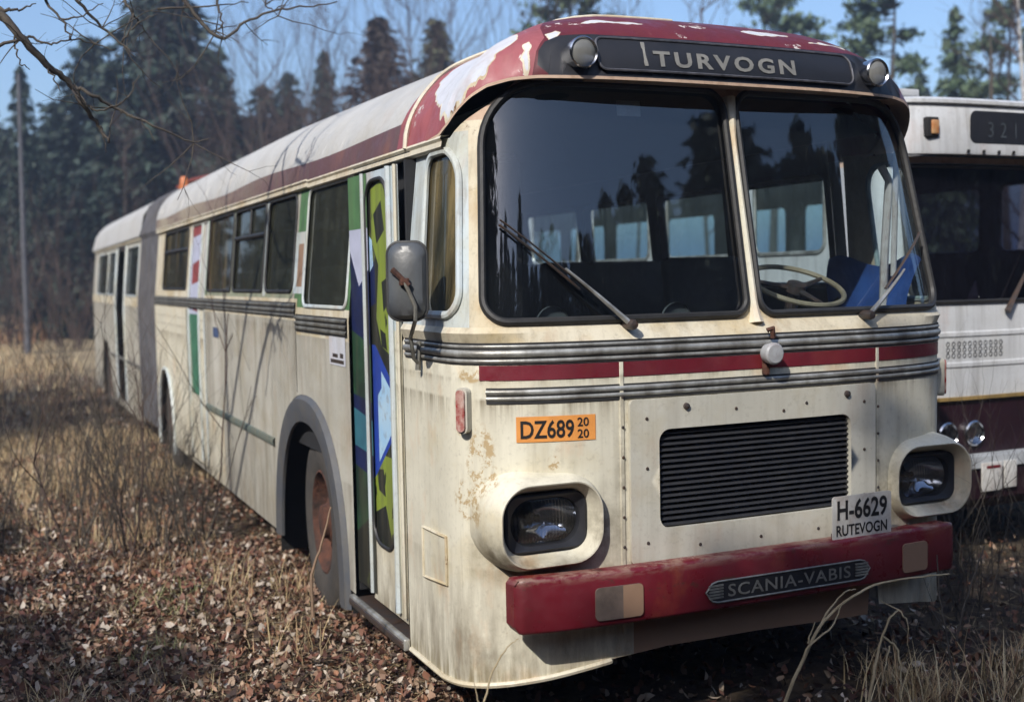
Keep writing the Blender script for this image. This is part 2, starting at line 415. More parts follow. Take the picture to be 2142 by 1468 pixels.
M['soffit'] = simple('tan_soffit', (.60, .44, .33), .7, c2=(.46, .32, .23), scale=7, rust=.2)
M['steel'] = simple('dark_steel', (.05, .05, .052), .45, .3, c2=(.10, .06, .04), scale=20)
M['cap'] = simple('grey_cap', (.38, .39, .41), .5, c2=(.28, .28, .28), scale=12, rust=.25)
M['windscreen'] = glass('windscreen_glass', (.80, .86, .90), .012, (.28, .31, .36), streak=.02, boost=3.4)
M['side_glass'] = glass('dusty_side_glass', (.45, .5, .45), .30, (.085, .088, .062), streak=.6, boost=1.2, seed=3.0)
M['far_glass'] = glass('dusty_far_glass', (.85, .95, .94), .05, (.40, .48, .47), streak=.22, boost=1.0, seed=8.0)
M['algae_glass'] = glass('algae_stained_glass', (.5, .5, .42), .22, (.08, .08, .055), streak=.5, boost=1.3, paintc=(.27, .21, .10), paint_amt=.6, seed=5.0)
M['dusty_lens'] = glass('dusty_lamp_glass', (.8, .8, .8), .45, (.34, .34, .32), streak=.3, boost=1.2)
M['lens'] = glass('lamp_glass', (.82, .84, .88), .05, (.2, .19, .17), streak=.15, boost=2.0, flute=22.0)
M['orange'] = simple('orange_sticker_paper', (.80, .33, .075), .65, c2=(.66, .26, .06), scale=14, nb=.03)
M['ink'] = simple('black_lettering', (.012, .01, .01), .7, nb=0)
M['dim_letter'] = simple('faded_white_lettering', (.22, .215, .20), .7, c2=(.16, .16, .15), scale=30, nb=0)
M['raised'] = simple('worn_raised_lettering', (.30, .30, .28), .5, .4, c2=(.16, .16, .15), scale=30, nb=0)
M['plate'] = simple('white_plate_enamel', (.58, .57, .55), .4, c2=(.44, .42, .39), scale=9, rust=.25)
M['peach'] = simple('peach_brown_paint', (.27, .17, .11), .75, c2=(.28, .17, .11), scale=6)
M['pad'] = simple('grimy_pad', (.16, .12, .10), .5, c2=(.09, .07, .06), scale=10)
M['redlens'] = simple('red_lens', (.27, .02, .018), .25, c2=(.55, .42, .36), scale=26, nb=0)
M['paper'] = simple('pale_paper', (.45, .47, .45), .8, nb=0)
M['blue_sheet'] = simple('blue_tarpaulin', (.03, .09, .30), .55, c2=(.02, .05, .18), scale=5)
M['wheel_rim'] = simple('ivory_wheel_rim', (.34, .29, .19), .5)
def spray(name, a, b, scale, lo, hi, seed):
    m, nt, bs = base_mat(name); v = coords(nt, (1, 1, .6), (seed, 0, seed)); c = mix(nt, noise(nt, v, scale, 5, .6, lo, hi, .6), a, b); c = mix(nt, mul(nt, noise(nt, coords(nt, (14, 14, .8)), 1, 4, .6, .45, .7), .5), c, (.09, .08, .05))
    lk(nt, c, bs.inputs['Base Color']); bs.inputs['Roughness'].default_value = .5; bump(nt, bs, noise(nt, v, 40, 4, .6, .3, .7), .08, .004); return m
M['g_yellow'] = spray('yellow_green_spray_paint', (.23, .30, .04), (.022, .030, .018), 6.5, .57, .61, 2.0)
M['g_green'] = spray('dark_green_spray_paint', (.025, .075, .035), (.014, .03, .02), 4, .42, .62, 5.0)
M['g_mid'] = simple('green_spray_paint', (.10, .22, .085), .55, c2=(.06, .13, .06), scale=7, nb=.05, streak=.3)
M['g_navy'] = simple('navy_spray_paint', (.012, .02, .085), .5, c2=(.01, .012, .03), scale=6, nb=.05)
M['g_blue'] = simple('blue_spray_paint', (.02, .06, .38), .5, c2=(.02, .045, .25), scale=6, nb=.05)
M['g_sky'] = simple('pale_blue_spray_paint', (.34, .56, .78), .5, c2=(.46, .62, .74), scale=8, nb=.05, rust=.35)
M['g_teal'] = simple('teal_spray_paint', (.045, .17, .22), .5, c2=(.03, .11, .16), scale=6, nb=.05)
M['g_black'] = spray('black_spray_paint', (.016, .018, .015), (.10, .13, .03), 7, .58, .66, 8.0)
M['g_lilac'] = simple('lilac_spray_paint', (.50, .52, .66), .55, c2=(.38, .40, .5), scale=5, nb=.05)
M['g_emerald'] = simple('emerald_spray_paint', (.05, .20, .115), .55, c2=(.035, .14, .09), scale=6, nb=.05, streak=.4)
M['g_cyanpost'] = paint('graffiti_post_paint', (.52, .60, .65), (.52, .54, .49), streak=.6, rust=.6, seed=12.0, stain=.6)
M['g_crimson'] = simple('crimson_spray_paint', (.30, .06, .06), .6, nb=.05)

# ------------------------------------------------------------------ the articulated bus
class Plan:
    """half-superellipse nose in plan, s = arc length from the centre line (right-hand side of the bus negative)"""
    def __init__(s, hw, D, n, y0):
        t = np.linspace(0, math.pi/2, 4001); x = hw*np.sin(t)**(2/n); y = y0+D-D*np.cos(t)**(2/n)
        s.x, s.y, s.hw, s.yr = x, y, hw, y0+D
        s.s = np.concatenate([[0], np.cumsum(np.hypot(np.diff(x), np.diff(y)))]); s.S0 = s.s[-1]
    def xy(s, q):
        q = np.asarray(q, float); a = np.abs(q)
        x = np.interp(a, s.s, s.x); y = np.interp(a, s.s, s.y)+np.maximum(0, a-s.S0)
        return np.sign(q)*x, y
    def sx(s, x): return math.copysign(float(np.interp(abs(x), s.x, s.s)), x)
    def sy(s, y, side=-1):
        if y >= s.yr: return side*(s.S0+y-s.yr)
        return side*float(np.interp(y, s.y, s.s))

PL = Plan(1.25, .45, 3.2, 0.0)
PU = Plan(1.235, .42, 4.0, .05)
PR = Plan(1.203, .50, 3.0, .10)

def hwz(z):
    return 1.25-.075*np.clip((np.asarray(z, float)-1.72)/.75, 0, 1.3)

def f_low(s, z, off=0.0):
    s = np.asarray(s, float); z = np.asarray(z, float)+0*s
    x, y = PL.xy(s)
    if off:
        e = 1e-3; x1, y1 = PL.xy(s-e); x2, y2 = PL.xy(s+e); tx, ty = x2-x1, y2-y1; L = np.hypot(tx, ty)+1e-12
        x = x+ty/L*off; y = y-tx/L*off
    return np.stack([x, y, z], -1)

def f_up(s, z, off=0.0):
    s = np.asarray(s, float); z = np.asarray(z, float)+0*s
    def pos(s):
        x, y = PU.xy(s); k = (hwz(z)-.002)/1.235
        return x*k, y+.19*(z-1.70)*np.clip((.87-y)/.62, 0, 1)
    x, y = pos(s)
    if off:
        e = 1e-3; x1, y1 = pos(s-e); x2, y2 = pos(s+e); tx, ty = x2-x1, y2-y1; L = np.hypot(tx, ty)+1e-12
        x = x+ty/L*off; y = y-tx/L*off
    return np.stack([x, y, z], -1)

def ze(s):
    xs = [0, .9, 1.0, 1.08, 1.13, 1.165, 1.187, 1.20]; zs = [2.72, 2.72, 2.712, 2.69, 2.655, 2.61, 2.56, 2.52]
    ss = [PR.sx(x) for x in xs]+[PR.S0+.1, PR.S0+60]
    return np.interp(np.abs(s), ss, zs+[2.50, 2.50])
ZC, NR = 3.11, 2.5
def nr(s): return np.interp(np.abs(s), [0, PR.sx(.70), PR.sx(.95), PR.sx(1.1), PR.S0+.3, PR.S0+3.5], [2.55, 2.5, 2.2, 1.9, 1.9, NR])-.25*np.clip((np.asarray(s, float)-.75)/.4, 0, 1)*np.clip((2.6-np.asarray(s, float))/.8, 0, 1)

def f_roof(s, q, off=0.0):
    s = np.asarray(s, float); q = np.asarray(q, float)
    def pos(s, q):
        x, y = PR.xy(s); cy = np.maximum(y, 1.25); z0 = ze(s)
        qq = np.clip(q, 0, 1)
        zc = ZC
        return np.stack([x*(1-q), y+(cy-y)*q, z0+(zc-z0)*(np.maximum(0, 1-(1-qq)**nr(s)))**(1/nr(s))], -1)
    P = pos(s, q)
    if off:
        e = 2e-3; a = pos(s+e, q)-pos(s-e, q); b = pos(s, np.minimum(q+e, 1))-pos(s, np.maximum(q-e, 0))
        n = np.cross(a, b); n /= np.linalg.norm(n, axis=-1)[..., None]+1e-12
        n = np.where((n[..., 2:] < -1e-3) | ((np.abs(n[..., 2:]) <= 1e-3) & (n[..., 1:2] > 0)), -n, n)
        P = P+n*off
    return P

def q_of_z(z, s):
    z0 = ze(s); n = nr(s); a = np.clip((np.asarray(z, float)-z0)/(ZC-z0), 0, 1); return 1-(1-a**n)**(1/n)

def f_sign(x, z, off=0.0):
    """front face of the dome addressed by x and z"""
    x = np.asarray(x, float); z = np.asarray(z, float)+0*x
    s = np.array([PR.sx(v) for v in x.ravel()]).reshape(x.shape)
    q = q_of_z(z, s)
    s = np.array([PR.sx(v) for v in (x/(1-q)).ravel()]).reshape(x.shape)
    return f_roof(s, q_of_z(z, s), off)

def f_side(sgn, off=0.0):
    return lambda y, z: np.stack([sgn*(hwz(z)+off)+0*np.asarray(y), np.asarray(y, float), np.asarray(z, float)+0*np.asarray(y)], -1)
R_ = f_side(-1); L_ = f_side(1)
X0 = lambda x, y0=0.0: (lambda u, z: np.stack([np.asarray(u, float), y0+0*np.asarray(u), np.asarray(z, float)], -1))

bus = empty('articulated_bus')
tag(bus, 'weathered cream and red articulated bus with graffiti on its side door, lone in the middle', 'bus')
bus['label'] = 'weathered cream and red articulated bus with graffiti painted folding door and red front bumper'

def arch_poly(yc, a, z0, z1, n=2.3, k=28):
    out = []
    for i in range(k+1):
        t = math.pi*i/k; c, s_ = math.cos(t), math.sin(t)
        out.append((yc+a*math.copysign(abs(c)**(2/n), c), z0+(z1-z0)*abs(s_)**(2/n)))
    return out

# --- lower front
SD = PL.sy(.87)
def low_outline():
    bot = [(-1.25, .29), (-1.12, .332), (-.95, .356), (-.676, .405), (-.44, .425), (0, .425), (.60, .405)]
    pts = [(SD, .29), (PL.sy(.45), .29)]
    pts += [(PL.sx(x), z) for x, z in bot[1:]]
    pts += [(PL.sx(.61), .52), (PL.sx(.66), .535), (PL.sx(.67), .44), (PL.sx(.95), .40), (PL.sx(1.12), .36), (PL.sy(.45, 1), .33), (-SD, .33)]
    return pts+[(-SD, 1.66), (SD, 1.66)]
lamp_holes = [[(PL.sx(x), z) for x, z in rrect(sd*.965-.209, sd*.965+.209, .829, 1.131, .12, 8)] for sd in (-1, 1)]
grille_hole = [(PL.sx(x), z) for x, z in rrect(-.49, .49, .905, 1.318, .05)]
mb = MB(); patch(mb, low_outline(), f_low, [grille_hole]+lamp_holes, [([(PL.sx(-.60), .38), (PL.sx(.64), .38), (PL.sx(.64), .57), (PL.sx(-.60), .57)], 1)], (.06, .14))  # cream skirt below the bumper, its shade painted in as peach brown
# ledge under the windscreen
t = np.linspace(-1, 1, 161)
A = np.stack([f_low(t*abs(SD), 1.66+0*t), f_low(t*abs(SD), 1.672+0*t, -.006), f_up(t*abs(PU.sy(.87)), 1.715+0*t, .012), f_up(t*abs(PU.sy(.87)), 1.738+0*t)], 1)
mb.grid(A, 2)
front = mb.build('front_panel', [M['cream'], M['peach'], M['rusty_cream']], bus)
mb = MB(); ss = np.linspace(SD+.02, PL.sx(-.70), 40)
zb = np.interp(ss, [SD, PL.sy(.45), PL.sx(-1.12), PL.sx(-.95), PL.sx(-.676)], [.29, .29, .332, .356, .402])
mb.tube(f_low(ss, zb, .004), .012, 6); mb.build('skirt_lip', M['rusty_cream'], front)

# --- windscreen surround with its two openings, and the quarter windows
def pane(side):
    # (x, z) corners; left one is seen on the left of the picture
    x0, x1 = (-1.105, .0) if side < 0 else (.062, 1.105)
    z0, z1 = 1.757, 2.708
    r = (.10, .07, .10, .26) if side < 0 else (.07, .10, .26, .10)
    s0, s1 = (-1.168, 0.0) if side < 0 else (PU.sx(.062), 1.15)
    return rrect(s0, s1, z0, z1, r, 10)
qw = {}
for sd in (-1, 1):
    a, b = (-1.655, -1.268) if sd < 0 else (1.268, 1.655)
    qw[sd] = rrect(a, b, 1.785, 2.45, (.06, .10, .13, .09), 7)
SU = PU.sy(.87)
up_out = [(PU.sy(.87), 1.735), (-PU.sy(.87), 1.735), (-PU.sy(.83), 2.52), (-PU.sy(.33), 2.50), (PU.sx(1.12), 2.62), (PU.sx(.98), 2.74), (PU.sx(-.98), 2.74), (PU.sx(-1.12), 2.62), (PU.sy(.33), 2.50), (PU.sy(.83), 2.52)]
mb = MB(); patch(mb, up_out, f_up, [pane(-1), pane(1), qw[-1], qw[1]], [([(-3, 2.56), (3, 2.56), (3, 2.8), (-3, 2.8)], 1), ([(-2.2, 1.7), (-1.225, 1.7), (-1.225, 2.52), (-2.2, 2.52)], 2)], (.05, .09))
mb.build('windscreen_frame', [M['rusty_cream'], M['soffit'], M['g_cyanpost']], bus)
for sd in (-1, 1):
    mb = MB(); patch(mb, pane(sd), lambda s, z: f_up(s, z, -.012), step=(.06, .08)); ws = mb.build('windscreen', M['windscreen'], bus)
    mb = MB(); mb.tube(loop3(pane(sd), lambda s, z: f_up(s, z, .004), (.03, .03)), .019, 8, closed=True, flat=.8); mb.build('seal', M['rubber'], ws)
    mb = MB(); patch(mb, qw[sd], lambda s, z: f_up(s, z, -.008), step=(.06, .08)); o = mb.build('quarter_window', M['algae_glass'] if sd < 0 else M['far_glass'], bus)
    mb = MB(); mb.tube(loop3(qw[sd], lambda s, z: f_up(s, z, .006), (.03, .03)), .017, 8, closed=True, flat=.8); mb.build('window_frame', M['g_cyanpost'], o)
mb = MB(); zz = np.linspace(1.72, 2.68, 24); mb.tube(f_up(np.full(24, .031), zz, .006), np.interp(zz, [1.72, 1.78, 2.5, 2.68], [.035, .018, .012, .03]), 8)
mb.build('windscreen_mullion', M['cream'], bus)

# --- roof of the front car, with its red cap, peeled patch and black sign band
SR = PR.sy(9.0)
def sq(x, z):   # dome address of x, z on the front
    s = PR.sx(x); q = float(q_of_z(z, s)); s = PR.sx(x/(1-q)); return (s, float(q_of_z(z, s)))
def red_side(sd):
    ys = np.linspace(.75, 9.0, 30); pts = [(PR.sy(y, sd), 0.0) for y in ys]
    pts += [(PR.sy(y, sd), float(q_of_z(2.615+.012*math.sin(y*2.1), PR.sy(y, sd)))) for y in ys[::-1]]
    return pts
black_zone = [sq(x, z) for x, z in ([(-.86, 2.725), (-.9, 2.76), (-.885, 2.82), (-.85, 2.86), (-.78, 2.89)]+[(x, 2.895) for x in np.linspace(-.7, .7, 15)]+[(.78, 2.89), (.88, 2.86), (.94, 2.82), (.97, 2.77), (.96, 2.73)])]
black_zone = [(black_zone[0][0], .001)]+black_zone+[(black_zone[-1][0], .001)]
black_zone[0] = (PR.sx(-.86), 0.0); black_zone[-1] = (PR.sx(.96), 0.0)
PEEL = [[(-1.034, .088), (-1.06, .066), (-1.089, .057), (-1.106, .049), (-1.098, .034), (-1.117, .018), (-1.117, .008), (-1.145, .009), (-1.162, .005), (-1.19, .007), (-1.212, .004), (-1.25, .0025), (-1.268, 0), (-1.30, 0), (-1.315, .0035), (-1.335, .009), (-1.36, .008), (-1.396, .031), (-1.44, .035), (-1.491, .049), (-1.541, .062), (-1.60, .08), (-1.652, .119), (-1.808, .222), (-1.86, .30), (-1.80, .40), (-1.55, .44), (-1.3, .40), (-1.2, .27), (-1.12, .17)],
        [(-.98, .045), (-.965, .03), (-.975, .012), (-.955, .001), (-.945, .001), (-.955, .02), (-.95, .034), (-.965, .05)], [(-.90, .075), (-.88, .06), (-.87, .04), (-.86, .055), (-.84, .08), (-.86, .09)], [(-.75, .14), (-.62, .15), (-.5, .143), (-.42, .15), (-.5, .165), (-.7, .17)], [(.15, .15), (.4, .14), (.45, .15), (.3, .165)], [(.5, .10), (.72, .085), (.74, .1), (.6, .115)]]

def ragged(poly, n=2, amp=.16, seed=1, only=None):
    r_ = random.Random(seed); P = [tuple(p) for p in poly]
    for k in range(n):
        Q = []
        for i in range(len(P)):
            (x0, y0), (x1, y1) = P[i], P[(i+1) % len(P)]; d = r_.uniform(-amp, amp); Q += [P[i], ((x0+x1)/2-(y1-y0)*d*1.0, max(0.0, (y0+y1)/2+(x1-x0)*d*.6))]
        P = Q
    return P
def fatten(poly, w):
    P = np.array(poly); C = np.roll(P, -1, 0)-np.roll(P, 1, 0); N = np.stack([C[:, 1], -C[:, 0]], 1); N /= np.linalg.norm(N, axis=1)[:, None]+1e-9
    area = .5*np.sum(P[:, 0]*np.roll(P[:, 1], -1)-np.roll(P[:, 0], -1)*P[:, 1]); N *= 1 if area > 0 else -1
    Q = P+N*w*np.array([1, .55]); Q[:, 1] = np.maximum(Q[:, 1], 0); return [tuple(q) for q in Q]
PEEL = [ragged(p, 3, .19, i) for i, p in enumerate(PEEL)]
RIM = [fatten(p, .007) for p in PEEL]
cap_edge_l = [(-1.77, 0.0), (-1.79, .06), (-1.84, .14), (-2.0, .28), (-1.9, .42), (-1.2, .46), (0, .46)]
cap = cap_edge_l+[(-s, q) for s, q in cap_edge_l[-2::-1]]
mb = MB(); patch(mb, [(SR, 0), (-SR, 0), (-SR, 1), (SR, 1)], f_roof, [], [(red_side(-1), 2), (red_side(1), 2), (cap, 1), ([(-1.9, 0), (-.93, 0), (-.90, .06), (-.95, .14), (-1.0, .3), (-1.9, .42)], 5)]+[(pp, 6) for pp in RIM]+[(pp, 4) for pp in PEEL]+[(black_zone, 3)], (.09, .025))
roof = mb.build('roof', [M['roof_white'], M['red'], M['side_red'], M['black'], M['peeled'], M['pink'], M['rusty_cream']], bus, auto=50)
mb = MB()   # bead where the cap meets the roof sheet
se = np.array(cap_edge_l); P = f_roof(np.interp(np.linspace(0, 1, 50), np.linspace(0, 1, len(se)), se[:, 0]), np.interp(np.linspace(0, 1, 50), np.linspace(0, 1, len(se)), se[:, 1]), .004)
mb.tube(P, .012, 6); mb.build('roof_seam', M['rusty_cream'], roof)
# soffit under the overhang
t = np.linspace(-1, 1, 141); se = t*abs(PR.sy(.62)); su = t*abs(PU.sy(.66))
inner = f_up(su, np.minimum(ze(se)-.004, 2.735), -.02); edge = f_roof(se, 0*se); edge2 = edge.copy(); edge2[:, 2] -= .012
mb = MB(); mb.grid(np.stack([edge, edge2, inner], 1), 0)
for x in (-.78, .78):
    P = np.array([[x+.085*math.cos(a), .18+.028*math.sin(a), 2.7055] for a in np.linspace(0, 2*math.pi, 25)[:-1]]); mb.add(P, [list(range(24))], 1)
mb.build('soffit', [M['soffit'], M['dark']], bus)
# destination sign
so_ = rrect(-.657, .612, 2.745, 2.875, .035, 6)
mb = MB(); patch(mb, so_, lambda x, z: f_sign(x, z, .006), step=(.05, .04)); sg = mb.build('destination_sign', M['black'], bus)
mb = MB(); mb.tube(loop3(so_, lambda x, z: f_sign(x, z, .008), (.04, .03)), .0055, 6, closed=True); mb.build('sign_frame', simple('worn_sign_edge', (.10, .10, .115), .5, c2=(.03, .03, .035), scale=18), sg)
mb = MB(); put_text(mb, 'TURVOGN', -.416, .285, 2.765, 2.828, lambda x, z: f_sign(x, z, .009), bold=.032, spacing=1.3)
P = rrect(-.461, -.443, 2.765, 2.862, .003, 2); patch(mb, P, lambda x, z: f_sign(x, z, .009))
mb.build('lettering', M['dim_letter'], sg)
# roof lamps beside the sign
for x in (-.734, .745):
    c = f_sign(np.array([x]), np.array([2.806]))[0]
    mb = MB(); mb.lathe([(.05, .058), (-.02, .062), (-.045, .063), (-.052, .058), (-.045, .052)], 28, (c[0], c[1], c[2]), 'y'); rl = mb.build('roof_lamp', M['chrome'], bus)
    mb = MB(); mb.lathe([(-.02, .01), (-.025, .03), (-.04, .052)], 24, tuple(c), 'y'); mb.build('reflector', M['bowl'], rl)
    mb = MB(); mb.lathe([(-.056, .0005), (-.055, .02), (-.051, .04), (-.043, .052)], 24, tuple(c), 'y'); mb.build('lens', M['dusty_lens'], rl)

# --- right-hand side
WIN = [('side_window', 1.745, 2.63, 1.79, 2.455, .06, 'side_glass'), ('side_window', 2.90, 3.65, 1.87, 2.45, .07, 'side_glass'),
       ('hopper_window', 3.73, 4.74, 1.87, 2.45, .04, 'side_glass'), ('side_window', 4.82, 5.84, 1.87, 2.45, .04, 'algae_glass'), ('hopper_window', 6.92, 8.42, 1.88, 2.44, .04, 'algae_glass')]
arch1 = arch_poly(2.60, .80, .30, 1.275); arch2 = arch_poly(8.28, .52, .25, 1.07)
def side_panel(sgn, y0, y1, holes, regions, mats, z0=.33, name='side_panel', parent=bus, arches=()):
    out = [(y0, z0)]
    for yc, a, b0, b1 in sorted(arches):
        out += [(y, max(z, z0)) for y, z in arch_poly(yc, a, b0, b1)[::-1]]
    out += [(y1, z0), (y1, 2.50), (y0, 2.50)]
    mb = MB(); patch(mb, out, f_side(sgn), holes, regions, (.22, .16)); return mb.build(name, mats, parent)
holes = [rrect(a, b, c, d, r) for _, a, b, c, d, r, _ in WIN]
door2 = [(5.92, .36), (6.78, .36), (6.78, 2.44), (5.92, 2.44)]
regions = [([(1.69, 1.78), (2.85, 1.78), (2.85, 2.5), (1.69, 2.5)], 1), ([(2.63, 1.86), (2.90, 1.86), (2.90, 2.22), (2.63, 2.22)], 2), ([(2.70, 1.9), (2.82, 1.9), (2.82, 2.15), (2.70, 2.15)], 6),
           ([(2.90, 1.83), (5.92, 1.83), (5.92, 2.5), (2.90, 2.5)], 3), ([(3.65, 1.84), (3.73, 1.84), (3.73, 2.5), (3.65, 2.5)], 2), ([(5.84, 1.78), (5.92, 1.78), (5.92, 2.5), (5.84, 2.5)], 1),
           ([(6.78, 1.83), (9.0, 1.83), (9.0, 2.5), (6.78, 2.5)], 5),
           ([(1.69, 1.62), (2.78, 1.62), (2.78, 1.78), (1.69, 1.78)], 5), ([(2.78, 1.70), (9.0, 1.70), (9.0, 1.83), (2.78, 1.83)], 5),
           ([(6.9, .3), (9, .3), (9, 1.70), (6.9, 1.70)], 4), ([(5.2, .3), (5.9, .3), (5.9, .9), (5.2, .9)], 4)]
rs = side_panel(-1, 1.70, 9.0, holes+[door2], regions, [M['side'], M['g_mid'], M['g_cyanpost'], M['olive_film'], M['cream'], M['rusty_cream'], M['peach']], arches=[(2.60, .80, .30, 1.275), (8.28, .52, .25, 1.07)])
rs['label'] = 'grimy cream side panelling on the door side'
def window(sgn, name, y0, y1, z0, z1, r, gm, frame, parent=bus):
    mb = MB(); patch(mb, rrect(y0, y1, z0, z1, r), f_side(sgn, -.010), step=(.3, .3)); g = mb.build(name, M[gm], parent)
    mb = MB(); mb.tube(loop3(rrect(y0, y1, z0, z1, r), f_side(sgn, .004), (.06, .06)), .011, 6, closed=True, flat=.7)
    if name == 'hopper_window':
        f = f_side(sgn, .0); mb.tube(f(np.array([y0, y1]), np.array([2.25, 2.25])), .016, 6); yy = .5*(y0+y1); mb.tube(f(np.array([yy, yy]), np.array([2.25, z1])), .010, 6)
    mb.build('window_frame', M[frame], g); return g
for i, (n, a, b, c, d, r, gm) in enumerate(WIN): window(-1, n, a, b, c, d, r, gm, 'g_cyanpost' if i == 0 else 'rubber')
# wheel arch rubber, front axle
a_o = arch_poly(2.60, .80, .22, 1.275, k=40); a_i = arch_poly(2.60, .65, .22, 1.12, k=40); A = []
a_o = [(y, max(z, .33) if y > 2.6 else z) for y, z in a_o]; a_i = [(y, max(z, .33) if y > 2.6 else z) for y, z in a_i]
for (yo, zo), (yi, zi) in zip(a_o, a_i):
    A.append([[-1.247, yo, zo], [-1.275, yo*.85+yi*.15, zo*.85+zi*.15], [-1.280, .5*(yo+yi), .5*(zo+zi)], [-1.268, yi, zi], [-1.250, yi, zi]])
mb = MB(); mb.grid(A, 0); mb.build('wheel_arch_trim', M['arch'], bus)
mb = MB(); mb.tube([[-1.262, y, z] for y, z in arch_poly(8.28, .52, .25, 1.07)], .018, 6); mb.build('wheel_arch_trim', M['g_cyanpost'], bus)
for yc, a, z1 in ((2.6, .80, 1.27), (8.28, .7, 1.15)):
    prof = arch_poly(yc, a, .2, z1); mb = MB(); mb.grid([[[x, y, z] for x in (-1.24, -.55)] for y, z in prof], 0); mb.box((-.54, yc, .75), (.02, 2*a, 1.2), 0); mb.build('wheel_well', M['chassis'], bus)

def wheel(c, parent, rimmat, steer=0):
    R0 = .52; w_ = empty('wheel', c, steer, parent)
    mb = MB(); mb.lathe([(-.02, .30), (-.125, .30), (-.14, .34), (-.145, .42), (-.135, .485), (-.105, R0), (.105, R0), (.135, .485), (.14, .34), (.12, .30)], 48)
    for j in range(40):
        t_ = 2*math.pi*j/40
        for k_ in (-.07, .0, .07): mb.box((k_, R0*math.cos(t_), R0*math.sin(t_)), (.052, .045, .016), 0, rot=Matrix.Rotation(t_+math.pi/2*0, 3, 'X') @ Matrix.Rotation(math.pi/2, 3, 'X'))
    mb.build('tyre', M['tyre'], w_)
    mb = MB(); mb.lathe([(-.125, .305), (-.13, .29), (-.10, .275), (-.05, .25), (-.02, .20), (-.035, .13), (-.08, .125), (-.10, .10), (-.13, .095), (-.135, .0005)], 40)
    for j in range(10):
        t_ = 2*math.pi*j/10; mb.lathe([(-.03, .018), (-.065, .018), (-.07, .001)], 6, (0, .165*math.cos(t_), .165*math.sin(t_)))
    mb.build('rim', rimmat, w_); return w_
wheel((-1.05, 2.59, .53), bus, M['rust'], R(-4)); wheel((1.085, 2.60, .545), bus, M['rust'], R(177))
wheel((-1.06, 8.28, .545), bus, M['rust']); wheel((1.06, 8.28, .545), bus, M['rust'], math.pi)

# mid door, painted shut
reg = [([(5.92, 1.70), (6.2, 1.70), (6.2, 2.44), (5.92, 2.44)], 1), ([(6.28, 1.66), (6.78, 1.66), (6.78, 2.44), (6.28, 2.44)], 2), ([(6.3, 1.95), (6.7, 1.92), (6.72, 2.1), (6.35, 2.14)], 3), ([(6.3, 1.68), (6.6, 1.70), (6.5, 1.78), (6.28, 1.76)], 3), ([(6.3, 2.36), (6.78, 2.34), (6.78, 2.44), (6.3, 2.44)], 3),
       ([(6.26, .95), (6.74, .95), (6.76, 1.66), (6.26, 1.66)], 4)]
mb = MB(); patch(mb, door2, f_side(-1, -.012), [], reg, (.2, .2))
md = mb.build('mid_door', [M['cream'], M['roof_white'], M['g_lilac'], M['g_crimson'], M['g_emerald']], bus); md['label'] = 'narrow middle door painted emerald, lilac and white'
mb = MB()
for y in (5.93, 6.23, 6.77):
    mb = MB(); mb.tube(f_side(-1, -.004)(np.full(8, y), np.linspace(.4, 2.44, 8)), .014, 6); mb.build('door_post', M['g_cyanpost'], md)

# front folding door
def f_door(off): return lambda y, z: np.stack([-(1.232+off)+0*np.asarray(y, float), np.asarray(y, float), np.asarray(z, float)+0*np.asarray(y)], -1)
f_in = f_door(.000)
leaf1 = [(1.40, .40), (1.70, .40), (1.70, 2.44), (1.40, 2.44)]
reg = [([(1.40, 2.18), (1.7, 2.18), (1.7, 2.44), (1.40, 2.44)], 1), ([(1.40, 1.86), (1.7, 1.86), (1.7, 2.18), (1.40, 2.18)], 2), ([(1.40, 1.98), (1.56, 1.9), (1.7, 2.08), (1.7, 2.18), (1.4, 2.18)], 5),
       ([(1.40, 1.62), (1.7, 1.68), (1.7, 1.86), (1.40, 1.86)], 2), ([(1.40, 1.25), (1.7, 1.29), (1.7, 1.36), (1.4, 1.34)], 2), ([(1.40, 1.08), (1.7, 1.10), (1.7, 1.29), (1.40, 1.25)], 3), ([(1.40, .97), (1.7, 1.0), (1.7, 1.10), (1.40, 1.08)], 2), ([(1.40, .36), (1.7, .36), (1.7, .66), (1.4, .8)], 4)]
door = empty('folding_door', (0, 0, 0), 0, bus); door['label'] = 'folding front door covered in green, blue and yellow graffiti'
mb = MB(); patch(mb, leaf1, f_in, [], reg, (.1, .1)); lf = mb.build('door_leaf', [M['g_green'], M['g_mid'], M['g_navy'], M['g_teal'], M['g_black'], M['g_lilac']], door)
lf['label'] = 'rear door leaf in dark green and navy'
leaf2 = [(.885, .37), (1.395, .37), (1.395, 2.44), (.885, 2.44)]
ins = rrect(1.035, 1.365, .66, 2.40, (.12, .12, .12, .12), 8)
mb = MB(); patch(mb, leaf2, f_door(-.004), [ins], [([(.88, 1.7), (1.4, 1.7), (1.4, 2.5), (.88, 2.5)], 1)], (.12, .12))
mb.tube(f_door(.006)(np.full(10, 1.385), np.linspace(.4, 2.44, 10)), .012, 6, m=1); mb.tube(f_door(.006)(np.full(10, .990), np.linspace(.4, 2.44, 10)), .016, 6, m=1); mb.tube(f_door(.008)(np.full(10, .895), np.linspace(.4, 2.44, 10)), .010, 6, m=0)
mb.v = [v+np.array([0, .06, 0]) for v in mb.v]; lf2 = mb.build('door_leaf', [M['cream'], M['g_cyanpost']], door); lf2['label'] = 'front door leaf in cream with a graffiti panel'
